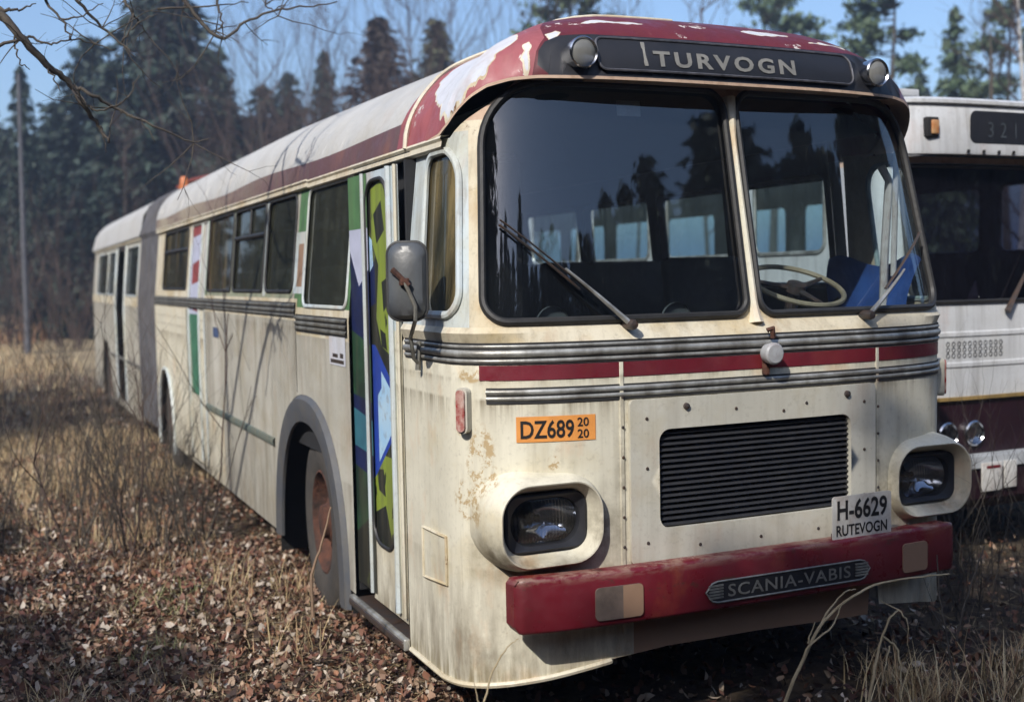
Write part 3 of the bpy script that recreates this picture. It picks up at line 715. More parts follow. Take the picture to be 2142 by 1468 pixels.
reg = [([(.98, .6), (1.37, .6), (1.37, 1.1), (.98, 1.1)], 1), ([(.98, .72), (1.12, .7), (1.2, .86), (1.37, .8), (1.37, .6), (.98, .6)], 0), ([(.98, .95), (1.08, .98), (1.02, 1.12), (.98, 1.14)], 0), ([(1.2, .9), (1.3, .92), (1.33, 1.02), (1.22, 1.03)], 0), ([(.98, .83), (1.10, .85), (1.04, .92), (.98, .93)], 1),
       ([(.98, 1.26), (1.37, .96), (1.37, 1.62), (1.30, 1.62), (.98, 1.40)], 2), ([(.98, 1.30), (1.28, 1.06), (1.28, 1.38), (1.22, 1.42), (1.22, 1.50), (.98, 1.36)], 3),
       ([(.98, 1.55), (1.20, 1.62), (1.27, 1.75), (1.22, 2.0), (1.32, 2.12), (1.31, 2.36), (1.1, 2.4), (.98, 2.3), (1.05, 2.2), (.98, 2.05), (1.06, 1.95), (.98, 1.8), (1.06, 1.72), (.98, 1.66)], 1),
       ([(1.12, 2.16), (1.24, 2.1), (1.28, 2.24), (1.16, 2.3)], 0), ([(1.06, 1.84), (1.16, 1.78), (1.18, 1.92), (1.1, 1.94)], 0), ([(1.27, 1.82), (1.37, 1.8), (1.37, 1.98), (1.28, 2.02)], 4), ([(1.30, 2.0), (1.37, 1.96), (1.37, 2.15), (1.31, 2.12)], 3), ([(1.12, 1.60), (1.2, 1.62), (1.22, 1.7), (1.14, 1.68)], 0)]
mb = MB(); patch(mb, ins, f_door(-.012), [], reg, (.06, .06)); mb.v = [v+np.array([0, .06, 0]) for v in mb.v]; mb.build('door_panel', [M['g_black'], M['g_yellow'], M['g_blue'], M['g_sky'], M['g_navy']], lf2)
mb = MB(); mb.tube(loop3(ins, f_door(-.003), (.05, .05)), .010, 6, closed=True); mb.v = [v+np.array([0, .06, 0]) for v in mb.v]; mb.build('panel_seal', M['rubber'], lf2)
# door step and opening reveal
mb = MB(); mb.box((-1.19, 1.285, .30), (.20, .83, .035), 0, bev=.008); mb.box((-1.268, 1.285, .305), (.03, .85, .055), 1, bev=.008); mb.build('door_step', [M['steel'], M['alu']], bus)
mb = MB(); mb.box((-.95, .86, 1.4), (.55, .02, 2.1)); mb.box((-.95, 1.71, 1.4), (.55, .02, 2.1)); mb.box((-.70, 1.28, 1.35), (.02, .85, 2.2)); mb.box((-.95, 1.28, 2.48), (.5, .85, .02)); mb.build('door_well', M['dark'], bus)

# rails and mouldings
def rail(pts_f, prof, name, mats, parent=bus, m=None):
    """prof: list of (dz, off) swept along a mapped line"""
    A = [[None]*len(prof) for _ in range(len(pts_f))]
    for i, g in enumerate(pts_f):
        for j, (dz, off) in enumerate(prof): A[i][j] = g(dz, off)
    mb = MB(); mb.grid(np.array(A)); return mb.build(name, mats, parent)
def along_side(sgn, ys, zs): return [(lambda dz, off, y=y, z=z: [sgn*(float(hwz(z))+off), y, z+dz]) for y, z in zip(ys, zs)]
ys = np.concatenate([np.linspace(.47, 2.6, 14), np.linspace(2.62, 9.0, 30)]); zs = np.where(ys < 2.61, 2.487, 2.495)
for sg_ in (-1, 1):
    if sg_ > 0: ys, zs = ys[4:], zs[4:]
    rail(along_side(sg_, ys, zs), [(-.03, -.002), (-.03, .022), (-.022, .03), (0, .026), (.012, .034), (.022, .028), (.024, -.01)], 'rain_gutter', M['rusty_cream'])
bead = [(-.035, -.002), (-.033, .008), (-.027, .012), (-.021, .008), (-.018, .004), (-.010, .012), (.010, .014), (.016, .004), (.020, .010), (.027, .013), (.034, .008), (.036, -.002)]
S = np.linspace(SD+.04, -SD-.04, 170)
def moulding(fn, U, z0, half, ribs, name, parent=bus, metal='alu'):
    P = lambda z, o: fn(U, z+0*U, o)
    mb = MB(); mb.grid(np.stack([P(z0+half, -.003), P(z0+half, .004), P(z0-half, .004), P(z0-half, -.003)], 1)); o = mb.build(name, M['rubber'], parent)
    for dz, r_ in ribs:
        mb = MB(); mb.grid(np.stack([P(z0+dz+r_*math.cos(a), .003+r_*.85*math.sin(a)) for a in np.linspace(0, math.pi, 7)], 1)); mb.build('metal_rib', M[metal], o)
    return o
moulding(lambda s, z, o: f_low(s, z, o), S, 1.636, .042, ((.028, .0065), (.0, .0145), (-.029, .008)), 'belt_moulding')
S2 = np.linspace(PL.sx(-1.155), PL.sx(1.19), 120)
moulding(lambda s, z, o: f_low(s, z, o), S2, 1.472, .031, ((.014, .0105), (-.011, .0085)), 'front_moulding')
mb = MB(); patch(mb, [(PL.sx(-1.175), 1.532), (PL.sx(1.2), 1.532), (PL.sx(1.2), 1.590), (PL.sx(-1.175), 1.590)], lambda s, z: f_low(s, z, .003), step=(.05, .1)); mb.build('red_stripe', M['stripe_red'], bus)
fsd = lambda y, z, o: f_side(-1, o)(y, z)
moulding(fsd, np.linspace(1.72, 2.78, 8), 1.69, .05, ((.030, .012), (.0, .012), (-.030, .012)), 'belt_moulding', bus, 'alu_dirty')
moulding(fsd, np.linspace(2.80, 9.0, 40), 1.762, .045, ((.026, .012), (-.006, .012), (-.033, .008)), 'belt_moulding', bus, 'alu_dirty')
rail(along_side(-1, np.linspace(3.42, 5.9, 20), np.full(20, .905)), [(-.03, -.002), (-.025, .012), (0, .018), (.022, .012), (.026, -.002)], 'rubbing_strip', simple('green_grey_strip', (.10, .14, .13), .7, c2=(.16, .16, .12)))
mb = MB()
for y in (2.795, 5.9, 6.82):
    mb = MB(); mb.tube(f_side(-1, .002)(np.full(6, y), np.linspace(.35 if y > 3 else 1.28, 1.70, 6)), .004, 4); mb.build('panel_seam', M['alu_dirty'], rs)
# seam strips on the front with screws
for x in (-.640, .655):
    mb = MB(); s_ = PL.sx(x); zz = np.linspace(.50 if x < 0 else .80, 1.590, 14); A = np.stack([f_low(s_+o+0*zz, zz, h) for o, h in ((-.010, 0), (-.007, .006), (.007, .006), (.010, 0))], 1); mb.grid(A, 0)
    for z in np.arange(.85, 1.56, .12):
        p = f_low(np.array([s_+.003]), np.array([z]), .006)[0]; mb.lathe([(0, .007), (-.004, .005), (-.005, .001)], 8, tuple(p), 'y', m=1)
    mb.build('seam_strip', [M['cream'], M['steel']], bus)

# --- grille
gp = [(PL.sx(x), z) for x, z in rrect(-.612, .628, .775, 1.437, .02)]
gh = [(PL.sx(x), z) for x, z in rrect(-.485, .485, .91, 1.313, .05)]
mb = MB(); patch(mb, gp, lambda s, z: f_low(s, z, .02), [gh], step=(.08, .1))
for L, o0, o1 in ((gp, 0, .02), (gh, -.05, .02)):
    P0 = loop3(L, lambda s, z: f_low(s, z, o0)); P1 = loop3(L, lambda s, z: f_low(s, z, o1)); mb.grid(np.stack([P0, P1], 1), 0, closed_u=True)
grl = mb.build('grille_panel', M['grey_cream'], bus)
mb = MB()
for x, z, r_ in [(-.36, 1.40, .014), (.46, 1.40, .015)]: p = f_low(np.array([x]), np.array([z]), .02)[0]; mb = MB(); mb.lathe([(0, r_), (-.010, r_*.9), (-.014, .001)], 14, tuple(p), 'y'); mb.build('bolt', M['steel'], grl)
for x, z in [(-.54, 1.36), (-.54, 1.16), (-.54, .86), (-.12, 1.375), (.24, 1.375), (.56, 1.36), (.56, 1.15), (.56, .95), (-.3, .83), (.0, .83), (.30, .83), (.12, 1.35), (.54, .83)]:
    p = f_low(np.array([x]), np.array([z]), .0205)[0]; mb = MB(); mb.lathe([(0, .0075), (-.003, .006), (-.0035, .001)], 8, tuple(p), 'y'); mb.build('screw', M['steel'], grl)
mb = MB()
for i in range(17):
    z = .925+i*.0233; x = np.linspace(-.487, .487, 14)
    A = np.stack([np.stack([x, np.array([float(np.interp(abs(v), PL.x, PL.y)) for v in x])+dy, z+dz+0*x], 1) for dy, dz in ((.010, -.008), (.002, -.010), (-.004, -.006), (.004, .000), (.022, .010))], 1); mb.grid(A, 0)
mb.build('grille_slat', simple('grille_slat_paint', (.022, .023, .027), .4, c2=(.035, .035, .038), scale=12), grl)
mb = MB(); mb.add([[-.52, .055, .88], [.52, .055, .88], [.52, .055, 1.34], [-.52, .055, 1.34]], [(0, 1, 2, 3)]); mb.build('grille_backing', M['chassis'], grl)

# --- headlights
for sd in (-1, 1):
    cx_, cz_ = sd*.965, .980
    def ring(hx, hz, r, y, ox=0.0, oz=0.0): return np.array([[cx_+u+ox, y, cz_+v+oz] for u, v in rrect(-hx, hx, -hz, hz, r, 9)])
    pod = empty('headlight', (0, 0, 0), 0, bus)
    mb = MB()
    A = [ring(.262, .215, .17, .42, -sd*.03), ring(.264, .208, .17, .24, -sd*.02), ring(.258, .200, .165, .13, -sd*.012), ring(.248, .188, .156, .065), ring(.236, .177, .142, .025), ring(.226, .168, .132, .0), ring(.221, .163, .127, -.014), ring(.217, .159, .124, -.019), ring(.212, .154, .12, -.017), ring(.208, .150, .118, -.006), ring(.192, .134, .104, .03), ring(.176, .117, .088, .062)]
    mb.grid(np.stack(A, 1), 0, closed_u=True); mb.build('headlight_housing', M['cream'], pod)
    mb = MB(); B = [ring(.178, .119, .085, .060), ring(.172, .112, .05, .042), ring(.166, .106, .045, .040), ring(.150, .092, .088, .055), ring(.146, .089, .086, .085)]
    mb.grid(np.stack(B, 1), 0, closed_u=True); mb.build('headlight_bezel', M['black'], pod)
    mb = MB(); mb.grid(np.stack([ring(.148*k_, .092*k_, .088*k_+.0005, y_) for k_, y_ in ((1, .078), (.85, .115), (.6, .15), (.3, .165), (.04, .17))], 1), 0, closed_u=True); mb.build('reflector', M['bowl'], pod)
    A = []
    for v_ in np.linspace(0, 1, 9):
        hw_ = .070*math.sqrt(max(0.0, 1-(2*v_-1)**2))*(1+.25*math.sin(5*v_+sd))+.002
        A.append([[cx_+.018+hw_*u_+.012*v_, .135-.030*(1-v_)-.02*u_*u_+.006*v_*v_, cz_-.078+.058*v_+.006*math.sin(4*u_)] for u_ in np.linspace(-1, 1, 13)])
    mb = MB(); mb.grid(A); mb.build('glint_facet', M['chrome'], pod)  # chrome facet added in the bowl, tilted to throw a sky glint
    mb = MB(); mb.lathe([(.135, .016), (.145, .014), (.17, .012)], 16, (cx_, 0, cz_), 'y'); mb.build('bulb_cap', M['steel'], pod)
    mb = MB(); mb.grid(np.stack([ring(.150*k_, .094*k_, .088*k_+.0005, y_) for k_, y_ in ((1, .070), (.8, .062), (.5, .056), (.2, .053), (.01, .052))], 1), 0, closed_u=True); mb.build('lens', M['lens'], pod)

# --- bumper with its name plate
def bump_y(x): return -.145+np.interp(np.abs(x), PL.x, PL.y)*.42
BX = .99
xs = np.concatenate([np.linspace(-1.155, -1.10, 5), np.linspace(-1.05, BX-.08, 40), np.linspace(BX-.055, BX, 5)])
prof = [(0, -.10), (.004, -.106), (.03, -.1085), (.07, -.104), (.095, -.10), (.10, -.092)]
A = []
for x in xs:
    y = float(bump_y(x)); e = min(1, ((1.155+x) if x < 0 else (BX-x))/.03); i_ = .025*(1-math.sqrt(max(0, 1-(1-e)**2)))
    A.append([[x, y+.095, .795-i_], [x, y+.012, .802-i_], [x, y+i_+.004, .796-i_], [x, y+i_, .784-i_], [x, y-.004+i_, .70], [x, y+i_, .604+i_], [x, y+i_+.005, .592+i_], [x, y+.014, .588+i_], [x, y+.095, .592+i_]])
mb = MB(); mb.grid(A, 0)
for k_ in (0, -1): mb.add(A[k_], [list(range(9)) if k_ else list(range(9))[::-1]], 0)
mb.box((-.09, .0, .70), (1.9, .12, .15), 0)
bmp = mb.build('front_bumper', M['bumper_red'], bus, auto=50)
f_bmp = lambda off: (lambda x, z: np.stack([np.asarray(x, float), bump_y(np.asarray(x, float))-.004-off, np.asarray(z, float)+0*np.asarray(x)], -1))
for x0, x1, mt in ((-.85, -.648, 'pad'), (.655, .80, 'peach')):
    P = rrect(x0, x1, .618, .745, .018); mb = MB(); patch(mb, P, f_bmp(.006), [], [([(x0+.115, .5), (x1+.1, .5), (x1+.1, .9), (x0+.115, .9)], 1)] if x0 < 0 else [], step=(.05, .05))
    mb.grid(np.stack([loop3(P, f_bmp(-.001), (.05, .05)), loop3(P, f_bmp(.006), (.05, .05))], 1), 0, closed_u=True); mb.build('bumper_pad', [M[mt], M['peach']], bmp)
hexp = [(-.365, .668), (-.335, .702), (-.31, .708), (.41, .708), (.435, .702), (.465, .668), (.435, .630), (.41, .624), (-.31, .624), (-.335, .630)]
mb = MB(); patch(mb, hexp, f_bmp(.004), step=(.05, .05)); npl = mb.build('name_plate', M['black'], bmp)
mb = MB(); mb.tube(loop3(hexp, f_bmp(.006), (.03, .03)), .004, 6, closed=True)
for x0, x1 in ((-.362, -.275), (.375, .462)):
    for z in (.646, .658, .670, .682, .694): mb.box((.5*(x0+x1)+(.004 if x0 > 0 else -.004)*0, float(bump_y(.5*(x0+x1)))-.012, z-.002), (x1-x0-.02, .006, .007), 0)
put_text(mb, 'SCANIA-VABIS', -.262, .358, .641, .692, f_bmp(.009), bold=.012, spacing=1.1)
mb.build('lettering', M['raised'], npl)
# number plate standing on the bumper
mb = MB(); tl = R(3)
f_pl = lambda off: (lambda x, z: np.stack([.285+np.asarray(x)*math.cos(tl)-np.asarray(z)*math.sin(tl)*0, -.125-off+.02*np.asarray(x), .795+np.asarray(z)+np.asarray(x)*.0], -1))
P = rrect(0, .325, 0, .188, .014); patch(mb, P, f_pl(.004)); patch(mb, P, f_pl(0), flip=True); mb.grid(np.stack([loop3(P, f_pl(0)), loop3(P, f_pl(.004))], 1), 0, closed_u=True)
mb.box((.305, -.115, .78), (.022, .012, .09), 1)
pl = mb.build('number_plate', [M['plate'], M['rust']], bus)
mb = MB(); put_text(mb, 'H-6629', .025, .300, .085, .172, f_pl(.006), bold=.025); put_text(mb, 'RUTEVOGN', .020, .300, .018, .066, f_pl(.006), bold=.02); mb.build('lettering', M['ink'], pl)
# orange registration sticker
f_st = lambda off: (lambda x, z: f_low(np.array([PL.sx(v) for v in np.asarray(x, float).ravel()]), np.asarray(z, float).ravel()-.0*np.asarray(x).ravel(), off))
mb = MB(); patch(mb, [(-1.058, 1.290), (-.752, 1.290), (-.752, 1.390), (-1.058, 1.390)], f_st(.003), step=(.03, .05)); stk = mb.build('registration_sticker', M['orange'], bus)
mb = MB(); put_text(mb, 'DZ689', -1.043, -.840, 1.303, 1.375, f_st(.005), bold=.018); put_text(mb, '20', -.826, -.780, 1.345, 1.380, f_st(.005), bold=.015); put_text(mb, '20', -.826, -.780, 1.299, 1.334, f_st(.005), bold=.015); mb.build('lettering', M['ink'], stk)
# corner marker lamps, flap, cap on the belt line
for sd in (-1, 1):
    s_ = PL.sy(.235, sd); mb = MB()
    f_ = lambda u, z: f_low(np.asarray(u)+s_, np.asarray(z)+1.415, .035); g_ = lambda u, z: f_low(np.asarray(u)+s_, np.asarray(z)+1.415, .0)
    P = rrect(-.024, .024, -.09, .09, .023); patch(mb, rrect(-.017, .017, -.082, .082, .017), lambda u, z: f_low(np.asarray(u)+s_, np.asarray(z)+1.415, .045), step=(.01, .04)); mb.grid(np.stack([loop3(P, g_, (.02, .02)), loop3(P, f_, (.02, .02))], 1), 1, closed_u=True)
    Pi = rrect(-.017, .017, -.082, .082, .017); n_ = len(dens(P, (.02, .02)))
    mb.grid(np.stack([loop3(Pi, lambda u, z: f_low(np.asarray(u)+s_, np.asarray(z)+1.415, .033), (.02, .02)), loop3(Pi, lambda u, z: f_low(np.asarray(u)+s_, np.asarray(z)+1.415, .045), (.02, .02))], 1), 0, closed_u=True)
    patch(mb, P, f_, step=(.02, .05), m=1)
    mb.build('marker_lamp', [M['redlens'], M['grey_cream']], bus)
mb = MB(); P = [(PL.sy(.655), .665), (PL.sy(.385), .690), (PL.sy(.385), .885), (PL.sy(.655), .878)]; patch(mb, P, lambda s, z: f_low(s, z, .004), step=(.06, .06)); mb.tube(loop3(P, lambda s, z: f_low(s, z, .005)), .007, 5, closed=True, m=1); mb.build('access_flap', [M['cream'], M['rusty_cream']], bus)
mb = MB(); mb.lathe([(.03, .02), (-.02, .022), (-.03, .04), (-.06, .046), (-.075, .045), (-.082, .038), (-.084, .001)], 24, (.035, 0, 1.596), 'y'); mb.box((.03, -.02, 1.54), (.022, .03, .07), 1, bev=.005); mb.tube([[.03, -.03, 1.69], [.05, -.04, 1.70], [.06, -.03, 1.66]], .012, 6, m=1); mb.build('round_cap', [M['cap'], M['rust']], bus)

# wipers
for piv, tip in (((-.585, 1.735), (-1.085, 2.155)), ((.60, 1.735), (1.055, 2.10))):
    P = lambda x, z, o: f_up(np.array([PU.sx(x)]), np.array([z]), o)[0]
    wp = empty('wiper', (0, 0, 0), 0, bus); a = np.array(piv); b = np.array(tip)
    q_ = [a+(b-a)*k_ for k_ in np.linspace(0, 1, 14)]
    mb = MB(); mb.tube([P(x, z, .05+.015*math.sin(math.pi*i/13)) for i, (x, z) in enumerate(q_[:8])], np.linspace(.012, .005, 8), 6); mb.lathe([(.03, .02), (-.04, .022), (-.055, .016), (-.058, .001)], 12, tuple(P(*piv, .02)), 'y', m=1); mb.build('wiper_arm', [M['alu'], M['steel']], wp)
    mb = MB(); mb.tube([P(x, z, .032) for x, z in q_[4:]], .008, 6, flat=.5); mb.tube([P(x-.004, z-.018, .020) for x, z in q_[5:]], .005, 4); mb.build('wiper_blade', M['steel'], wp)

# mirror on the door side
mir = empty('mirror', (0, 0, 0), 0, bus); mc = at(852, 588, 4.55); fr_ = np.array([CR, CD*0-np.array([CR[1], -CR[0], 0])*0, CU])
ax = np.array([.86, -.51, 0.0]); ax /= np.linalg.norm(ax); az = np.array([.02, .03, 1.0]); az /= np.linalg.norm(az); ay = np.cross(az, ax)
def mring(hx, hz, r, d): return np.array([mc+ax*u+az*v+ay*d for u, v in rrect(-hx, hx, -hz, hz, r, 7)])
mb = MB(); mb.grid(np.stack([mring(.012, .02, .012, -.050), mring(.05, .11, .05, -.046), mring(.066, .135, .055, -.036), mring(.074, .147, .05, -.015), mring(.078, .152, .05, -.004), mring(.079, .153, .05, .010), mring(.072, .146, .046, .014), mring(.001, .001, .0005, .014)], 1), 0, closed_u=True)
mb.add(mring(.012, .02, .012, -.050), [list(range(len(mring(.012, .02, .012, 0))))], 0)
mb.build('mirror_head', simple('grey_mirror_shell', (.05, .055, .065), .38, c2=(.10, .11, .12), scale=5, streak=.25), mir)
mb = MB(); mb.tube(mring(.0795, .1535, .05, -.002), .006, 6, closed=True); mb.build('mirror_rim', M['rubber'], mir)
base_ = np.array([-1.262, .62, 1.60]); elb = mc+ax*.045-az*.10-ay*.075
mb = MB(); mb.tube([base_+[-.0, 0, -.03], base_+[-.03, -.01, .0], base_+[-.05, -.03, .09], elb-az*.05, elb, mc-ay*.07, mc-ay*.06-ax*.05+az*.04], .0085, 7); mb.tube([base_+[.0, 0, .07], base_+[-.01, 0, -.05]], .012, 6); mb.build('mirror_arm', M['alu_dirty'], mir)
mb = MB(); mb.box(mc-ay*.062-az*.005, (.035, .03, .03), 0, bev=.005); mb.tube([mc-ay*.07-ax*.045+az*.045, mc-ay*.068+ax*.02-az*.02], .011, 6); mb.build('mirror_clamp', M['rust'], mir)

# bits on the side
mb = MB(); patch(mb, [(1.76, 1.49), (2.06, 1.49), (2.06, 1.645), (1.76, 1.645)], f_side(-1, .003), [], [([(1.79, 1.5), (2.04, 1.5), (2.04, 1.52), (1.79, 1.52)], 1), ([(1.80, 1.53), (1.86, 1.53), (1.86, 1.555), (1.80, 1.555)], 1), ([(1.90, 1.53), (2.0, 1.53), (2.0, 1.55), (1.90, 1.55)], 1)]); mb.build('pasted_notice', [M['peeled'], M['steel']], bus)
mb = MB(); patch(mb, rrect(5.28, 5.52, 1.50, 1.58, .01), f_side(-1, .004)); mb.build('blue_badge', simple('blue_badge_enamel', (.07, .11, .22), .5), bus)

# --- left-hand side, seen through the windscreen
WL = [(.95, 1.75), (1.87, 2.62), (2.74, 3.64), (3.76, 4.72), (4.84, 6.1), (6.22, 7.4), (7.52, 8.7)]
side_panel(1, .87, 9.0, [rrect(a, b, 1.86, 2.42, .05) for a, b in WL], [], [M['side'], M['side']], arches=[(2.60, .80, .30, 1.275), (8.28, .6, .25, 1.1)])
for a, b in WL: window(1, 'side_window', a, b, 1.86, 2.42, .05, 'far_glass', 'alu')

# --- interior
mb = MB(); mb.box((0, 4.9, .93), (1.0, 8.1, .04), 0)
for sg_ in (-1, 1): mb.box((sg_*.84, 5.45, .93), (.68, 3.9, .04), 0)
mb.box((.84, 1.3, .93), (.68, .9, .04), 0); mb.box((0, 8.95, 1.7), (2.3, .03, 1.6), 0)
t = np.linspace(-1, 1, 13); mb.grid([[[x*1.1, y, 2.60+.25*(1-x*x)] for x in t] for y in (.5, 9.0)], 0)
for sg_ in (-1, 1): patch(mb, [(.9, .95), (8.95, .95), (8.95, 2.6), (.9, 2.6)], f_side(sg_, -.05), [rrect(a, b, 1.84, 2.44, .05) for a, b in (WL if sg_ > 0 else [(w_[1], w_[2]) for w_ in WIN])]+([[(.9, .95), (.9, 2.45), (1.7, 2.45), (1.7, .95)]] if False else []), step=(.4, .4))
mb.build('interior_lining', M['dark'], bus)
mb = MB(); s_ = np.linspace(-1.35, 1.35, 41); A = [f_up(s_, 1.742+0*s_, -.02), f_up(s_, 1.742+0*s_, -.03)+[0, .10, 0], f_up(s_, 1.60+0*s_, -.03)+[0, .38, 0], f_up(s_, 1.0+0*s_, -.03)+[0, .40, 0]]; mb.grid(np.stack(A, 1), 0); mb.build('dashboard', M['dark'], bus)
for x in (-.875, -.30):
    mb = MB(); mb.lathe([(0, .072), (.015, .072), (.02, .06), (.021, .001)], 26, (x, .135, 1.742), 'y'); mb.build('dashboard_vent', simple('vent_grey', (.10, .115, .115), .6), bus)
stw = empty('steering_wheel', (.60, .50, 1.865), 0, bus); stw.rotation_euler = (R(24), 0, 0)
mb = MB(); mb.tube([[.225*math.cos(a), .225*math.sin(a), 0] for a in np.linspace(0, 2*math.pi, 41)[:-1]], .013, 8, closed=True); mb.build('wheel_ring', M['wheel_rim'], stw)
mb = MB()
for a in (R(20), R(160), R(270)): mb.tube([[0, 0, -.02], [.215*math.cos(a), .215*math.sin(a), -.002]], [.016, .009], 6)
mb.lathe([(-.05, .02), (-.03, .05), (.01, .045), (.015, .001)], 16, (0, 0, 0), 'z'); mb.tube([[0, 0, -.03], [0, -.02, -.6]], .03, 10); mb.build('steering_column', M['steel'], stw)
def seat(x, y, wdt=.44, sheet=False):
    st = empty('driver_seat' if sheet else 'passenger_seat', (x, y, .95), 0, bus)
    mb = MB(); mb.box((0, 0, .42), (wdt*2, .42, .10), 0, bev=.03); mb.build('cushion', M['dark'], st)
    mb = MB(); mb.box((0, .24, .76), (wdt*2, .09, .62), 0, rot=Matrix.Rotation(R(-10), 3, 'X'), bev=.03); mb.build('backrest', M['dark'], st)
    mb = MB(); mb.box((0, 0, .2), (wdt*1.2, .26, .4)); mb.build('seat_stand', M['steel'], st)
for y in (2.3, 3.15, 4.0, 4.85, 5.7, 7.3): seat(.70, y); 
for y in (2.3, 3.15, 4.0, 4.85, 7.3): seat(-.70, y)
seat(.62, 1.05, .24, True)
mb = MB(); A = []
for v in np.linspace(0, 1, 9):
    A.append([[1.19-.05*math.sin(u*5+v*3)-.10*(1-v)*abs(math.sin(u*3)), .40+u*.62-.1*v, 1.60+.38*v+.03*math.sin(u*9)] for u in np.linspace(0, 1, 14)])
mb.grid(A); mb.build('blue_sheet', M['blue_sheet'], bus)
mb = MB(); patch(mb, [(-.545, 2.585), (-.425, 2.585), (-.425, 2.65), (-.545, 2.65)], lambda x, z: f_up(np.array([PU.sx(v) for v in x]), z, -.022)); mb.build('windscreen_paper', M['paper'], bus)
mb = MB(); mb.tube([[1.11, .50, 1.2], [1.11, .47, 2.0], [1.11, .44, 2.36], [1.10, .48, 2.43]], .02, 8); mb.tube([[1.12, .42, 1.9], [1.12, .40, 2.5]], .014, 8); mb.build('grab_rail', M['plate'], bus)

# underside
mb = MB(); mb.box((0, 4.7, .60), (1.0, 8.3, .05)); mb.box((0, 5.4, .56), (2.3, 3.8, .05)); mb.box((-.4, 4.6, .52), (.09, 8.4, .18)); mb.box((.4, 4.6, .52), (.09, 8.4, .18)); mb.box((0, 2.6, .54), (1.7, .13, .13)); mb.box((0, 1.0, .52), (.7, 1.0, .22), bev=.05); mb.box((0, 12.1, .6), (2.2, 3.4, .05)); mb.box((0, 14, .6), (1.0, 5.0, .05)); mb.build('chassis', M['chassis'], bus)

# --- bellows joint and rear car
def section(y, grow=0.0):
    P = [(-1.24-grow, .38), (-1.25-grow, 1.0), (-1.25-grow, 1.72), (-float(hwz(2.47))-grow, 2.45)]
    for q in np.linspace(0, 1, 11): p = f_roof(np.array([PR.sy(6.0)]), np.array([q]))[0]; P.append((float(p[0])-grow*(1-q), float(p[2])+grow*q))
    P = P+[(-x, z) for x, z in P[::-1][1:]]
    return [[x, y, z] for x, z in P]
mb = MB(); A = []
for i in range(29): A.append(section(9.0+1.32*i/28, .035 if i % 4 in (1, 2) else -.03))
mb.grid(A, 0); mb.build('bellows_joint', M['bellows'], bus, auto=20)
Y0, Y1 = 10.32, 16.9
def f_roof2(y, q):
    y = np.asarray(y, float); q = np.asarray(q, float); d = np.maximum(0, (y-(Y1-.55))/.55); sx = (1-d**3*.0)
    z0 = 2.50; h = (ZC-z0)*np.sqrt(np.maximum(0, 1-d**2.6*.55))
    return np.stack([-1.215*(1-q)*np.where(q >= 0, 1, 1), y, z0+h*np.maximum(0, 1-np.abs(1-q)**NR)**(1/NR)], -1)
ys = np.concatenate([np.linspace(Y0, Y1-.6, 20), np.linspace(Y1-.55, Y1, 12)]); qs = 1-np.sign(np.linspace(1, -1, 41))*np.abs(np.linspace(1, -1, 41))**.8
mb = MB(); mb.grid([[f_roof2(np.array([y]), np.array([q]))[0] for q in qs] for y in ys], 0); mb.build('rear_roof', M['roof_white'], bus, auto=50)
TW = [(10.62, 11.85, 'side_glass'), (13.28, 14.2, 'far_glass'), (14.35, 15.9, 'side_glass')]
tdoor = [(12.05, .36), (13.1, .36), (13.1, 2.44), (12.05, 2.44)]
side_panel(-1, Y0, Y1-.15, [rrect(a, b, 1.79, 2.40, .05) for a, b, _ in TW]+[tdoor], [([(Y0, 1.66), (Y1, 1.66), (Y1, 1.79), (Y0, 1.79)], 1)], [M['side'], M['rusty_cream']], z0=.27, name='rear_side_panel', arches=[(14.75, .72, .22, 1.1)])
side_panel(1, Y0, Y1-.15, [], [], [M['side']], z0=.27, name='rear_side_panel')
for a, b, g in TW: window(-1, 'side_window', a, b, 1.79, 2.40, .05, g, 'g_cyanpost')
mb = MB(); patch(mb, tdoor, f_side(-1, -.10)); mb.build('rear_door', simple('navy_door_paint', (.02, .03, .06), .5, c2=(.03, .05, .07)), bus)
wheel((-1.06, 14.75, .50), bus, M['rust']); wheel((1.06, 14.75, .50), bus, M['rust'], math.pi)
mb = MB(); mb.grid([[[x, y, z] for x in (-1.235, -.5)] for y, z in arch_poly(14.75, .72, .2, 1.1)]); mb.build('wheel_well', M['chassis'], bus)
th = np.linspace(-1, 1, 31); mb = MB(); mb.grid([[[math.copysign(1-(1-abs(a))**1.0, a)*(float(hwz(z))), Y1-.15+.15*(1-abs(a)**6)**.5, z] for a in th] for z in np.linspace(.30, 2.5, 12)], 0); mb.add([[-1.18, Y1, 2.5]]+[[x, Y1, z] for x, _, z in []], [], 0); mb.build('rear_end', M['side'], bus)
rail(along_side(-1, np.linspace(Y0, Y1-.2, 20), np.full(20, 2.49)), [(-.03, -.002), (-.03, .022), (0, .026), (.02, .028), (.024, -.01)], 'rain_gutter', M['rusty_cream'])
rail(along_side(-1, np.linspace(Y0, 14.0, 20), np.full(20, .93)), [(-.03, -.002), (0, .014), (.026, -.002)], 'rubbing_strip', M['alu_dirty'])
mb = MB()
for y in (12.02, 13.13):
    mb = MB(); mb.tube(f_side(-1, .0)(np.full(6, y), np.linspace(.35, 2.44, 6)), .02, 6); mb.build('door_post', M['g_cyanpost'], bus)
# orange lamp on the joint
mb = MB(); mb.lathe([(0, .06), (.03, .06), (.035, .05), (.10, .045), (.13, .03), (.14, .001)], 16, (-.93, 8.75, 2.93), 'z'); mb.build('roof_beacon', simple('orange_beacon_plastic', (.55, .16, .04), .5, c2=(.35, .12, .05)), bus)
mb = MB(); mb.tube([[-.62, 8.3, 3.06], [-.80, 9.0, 3.05], [-.9, 9.4, 3.0]], .022, 6); mb.build('roof_rail', simple('red_rail_paint', (.25, .06, .045), .6), bus)

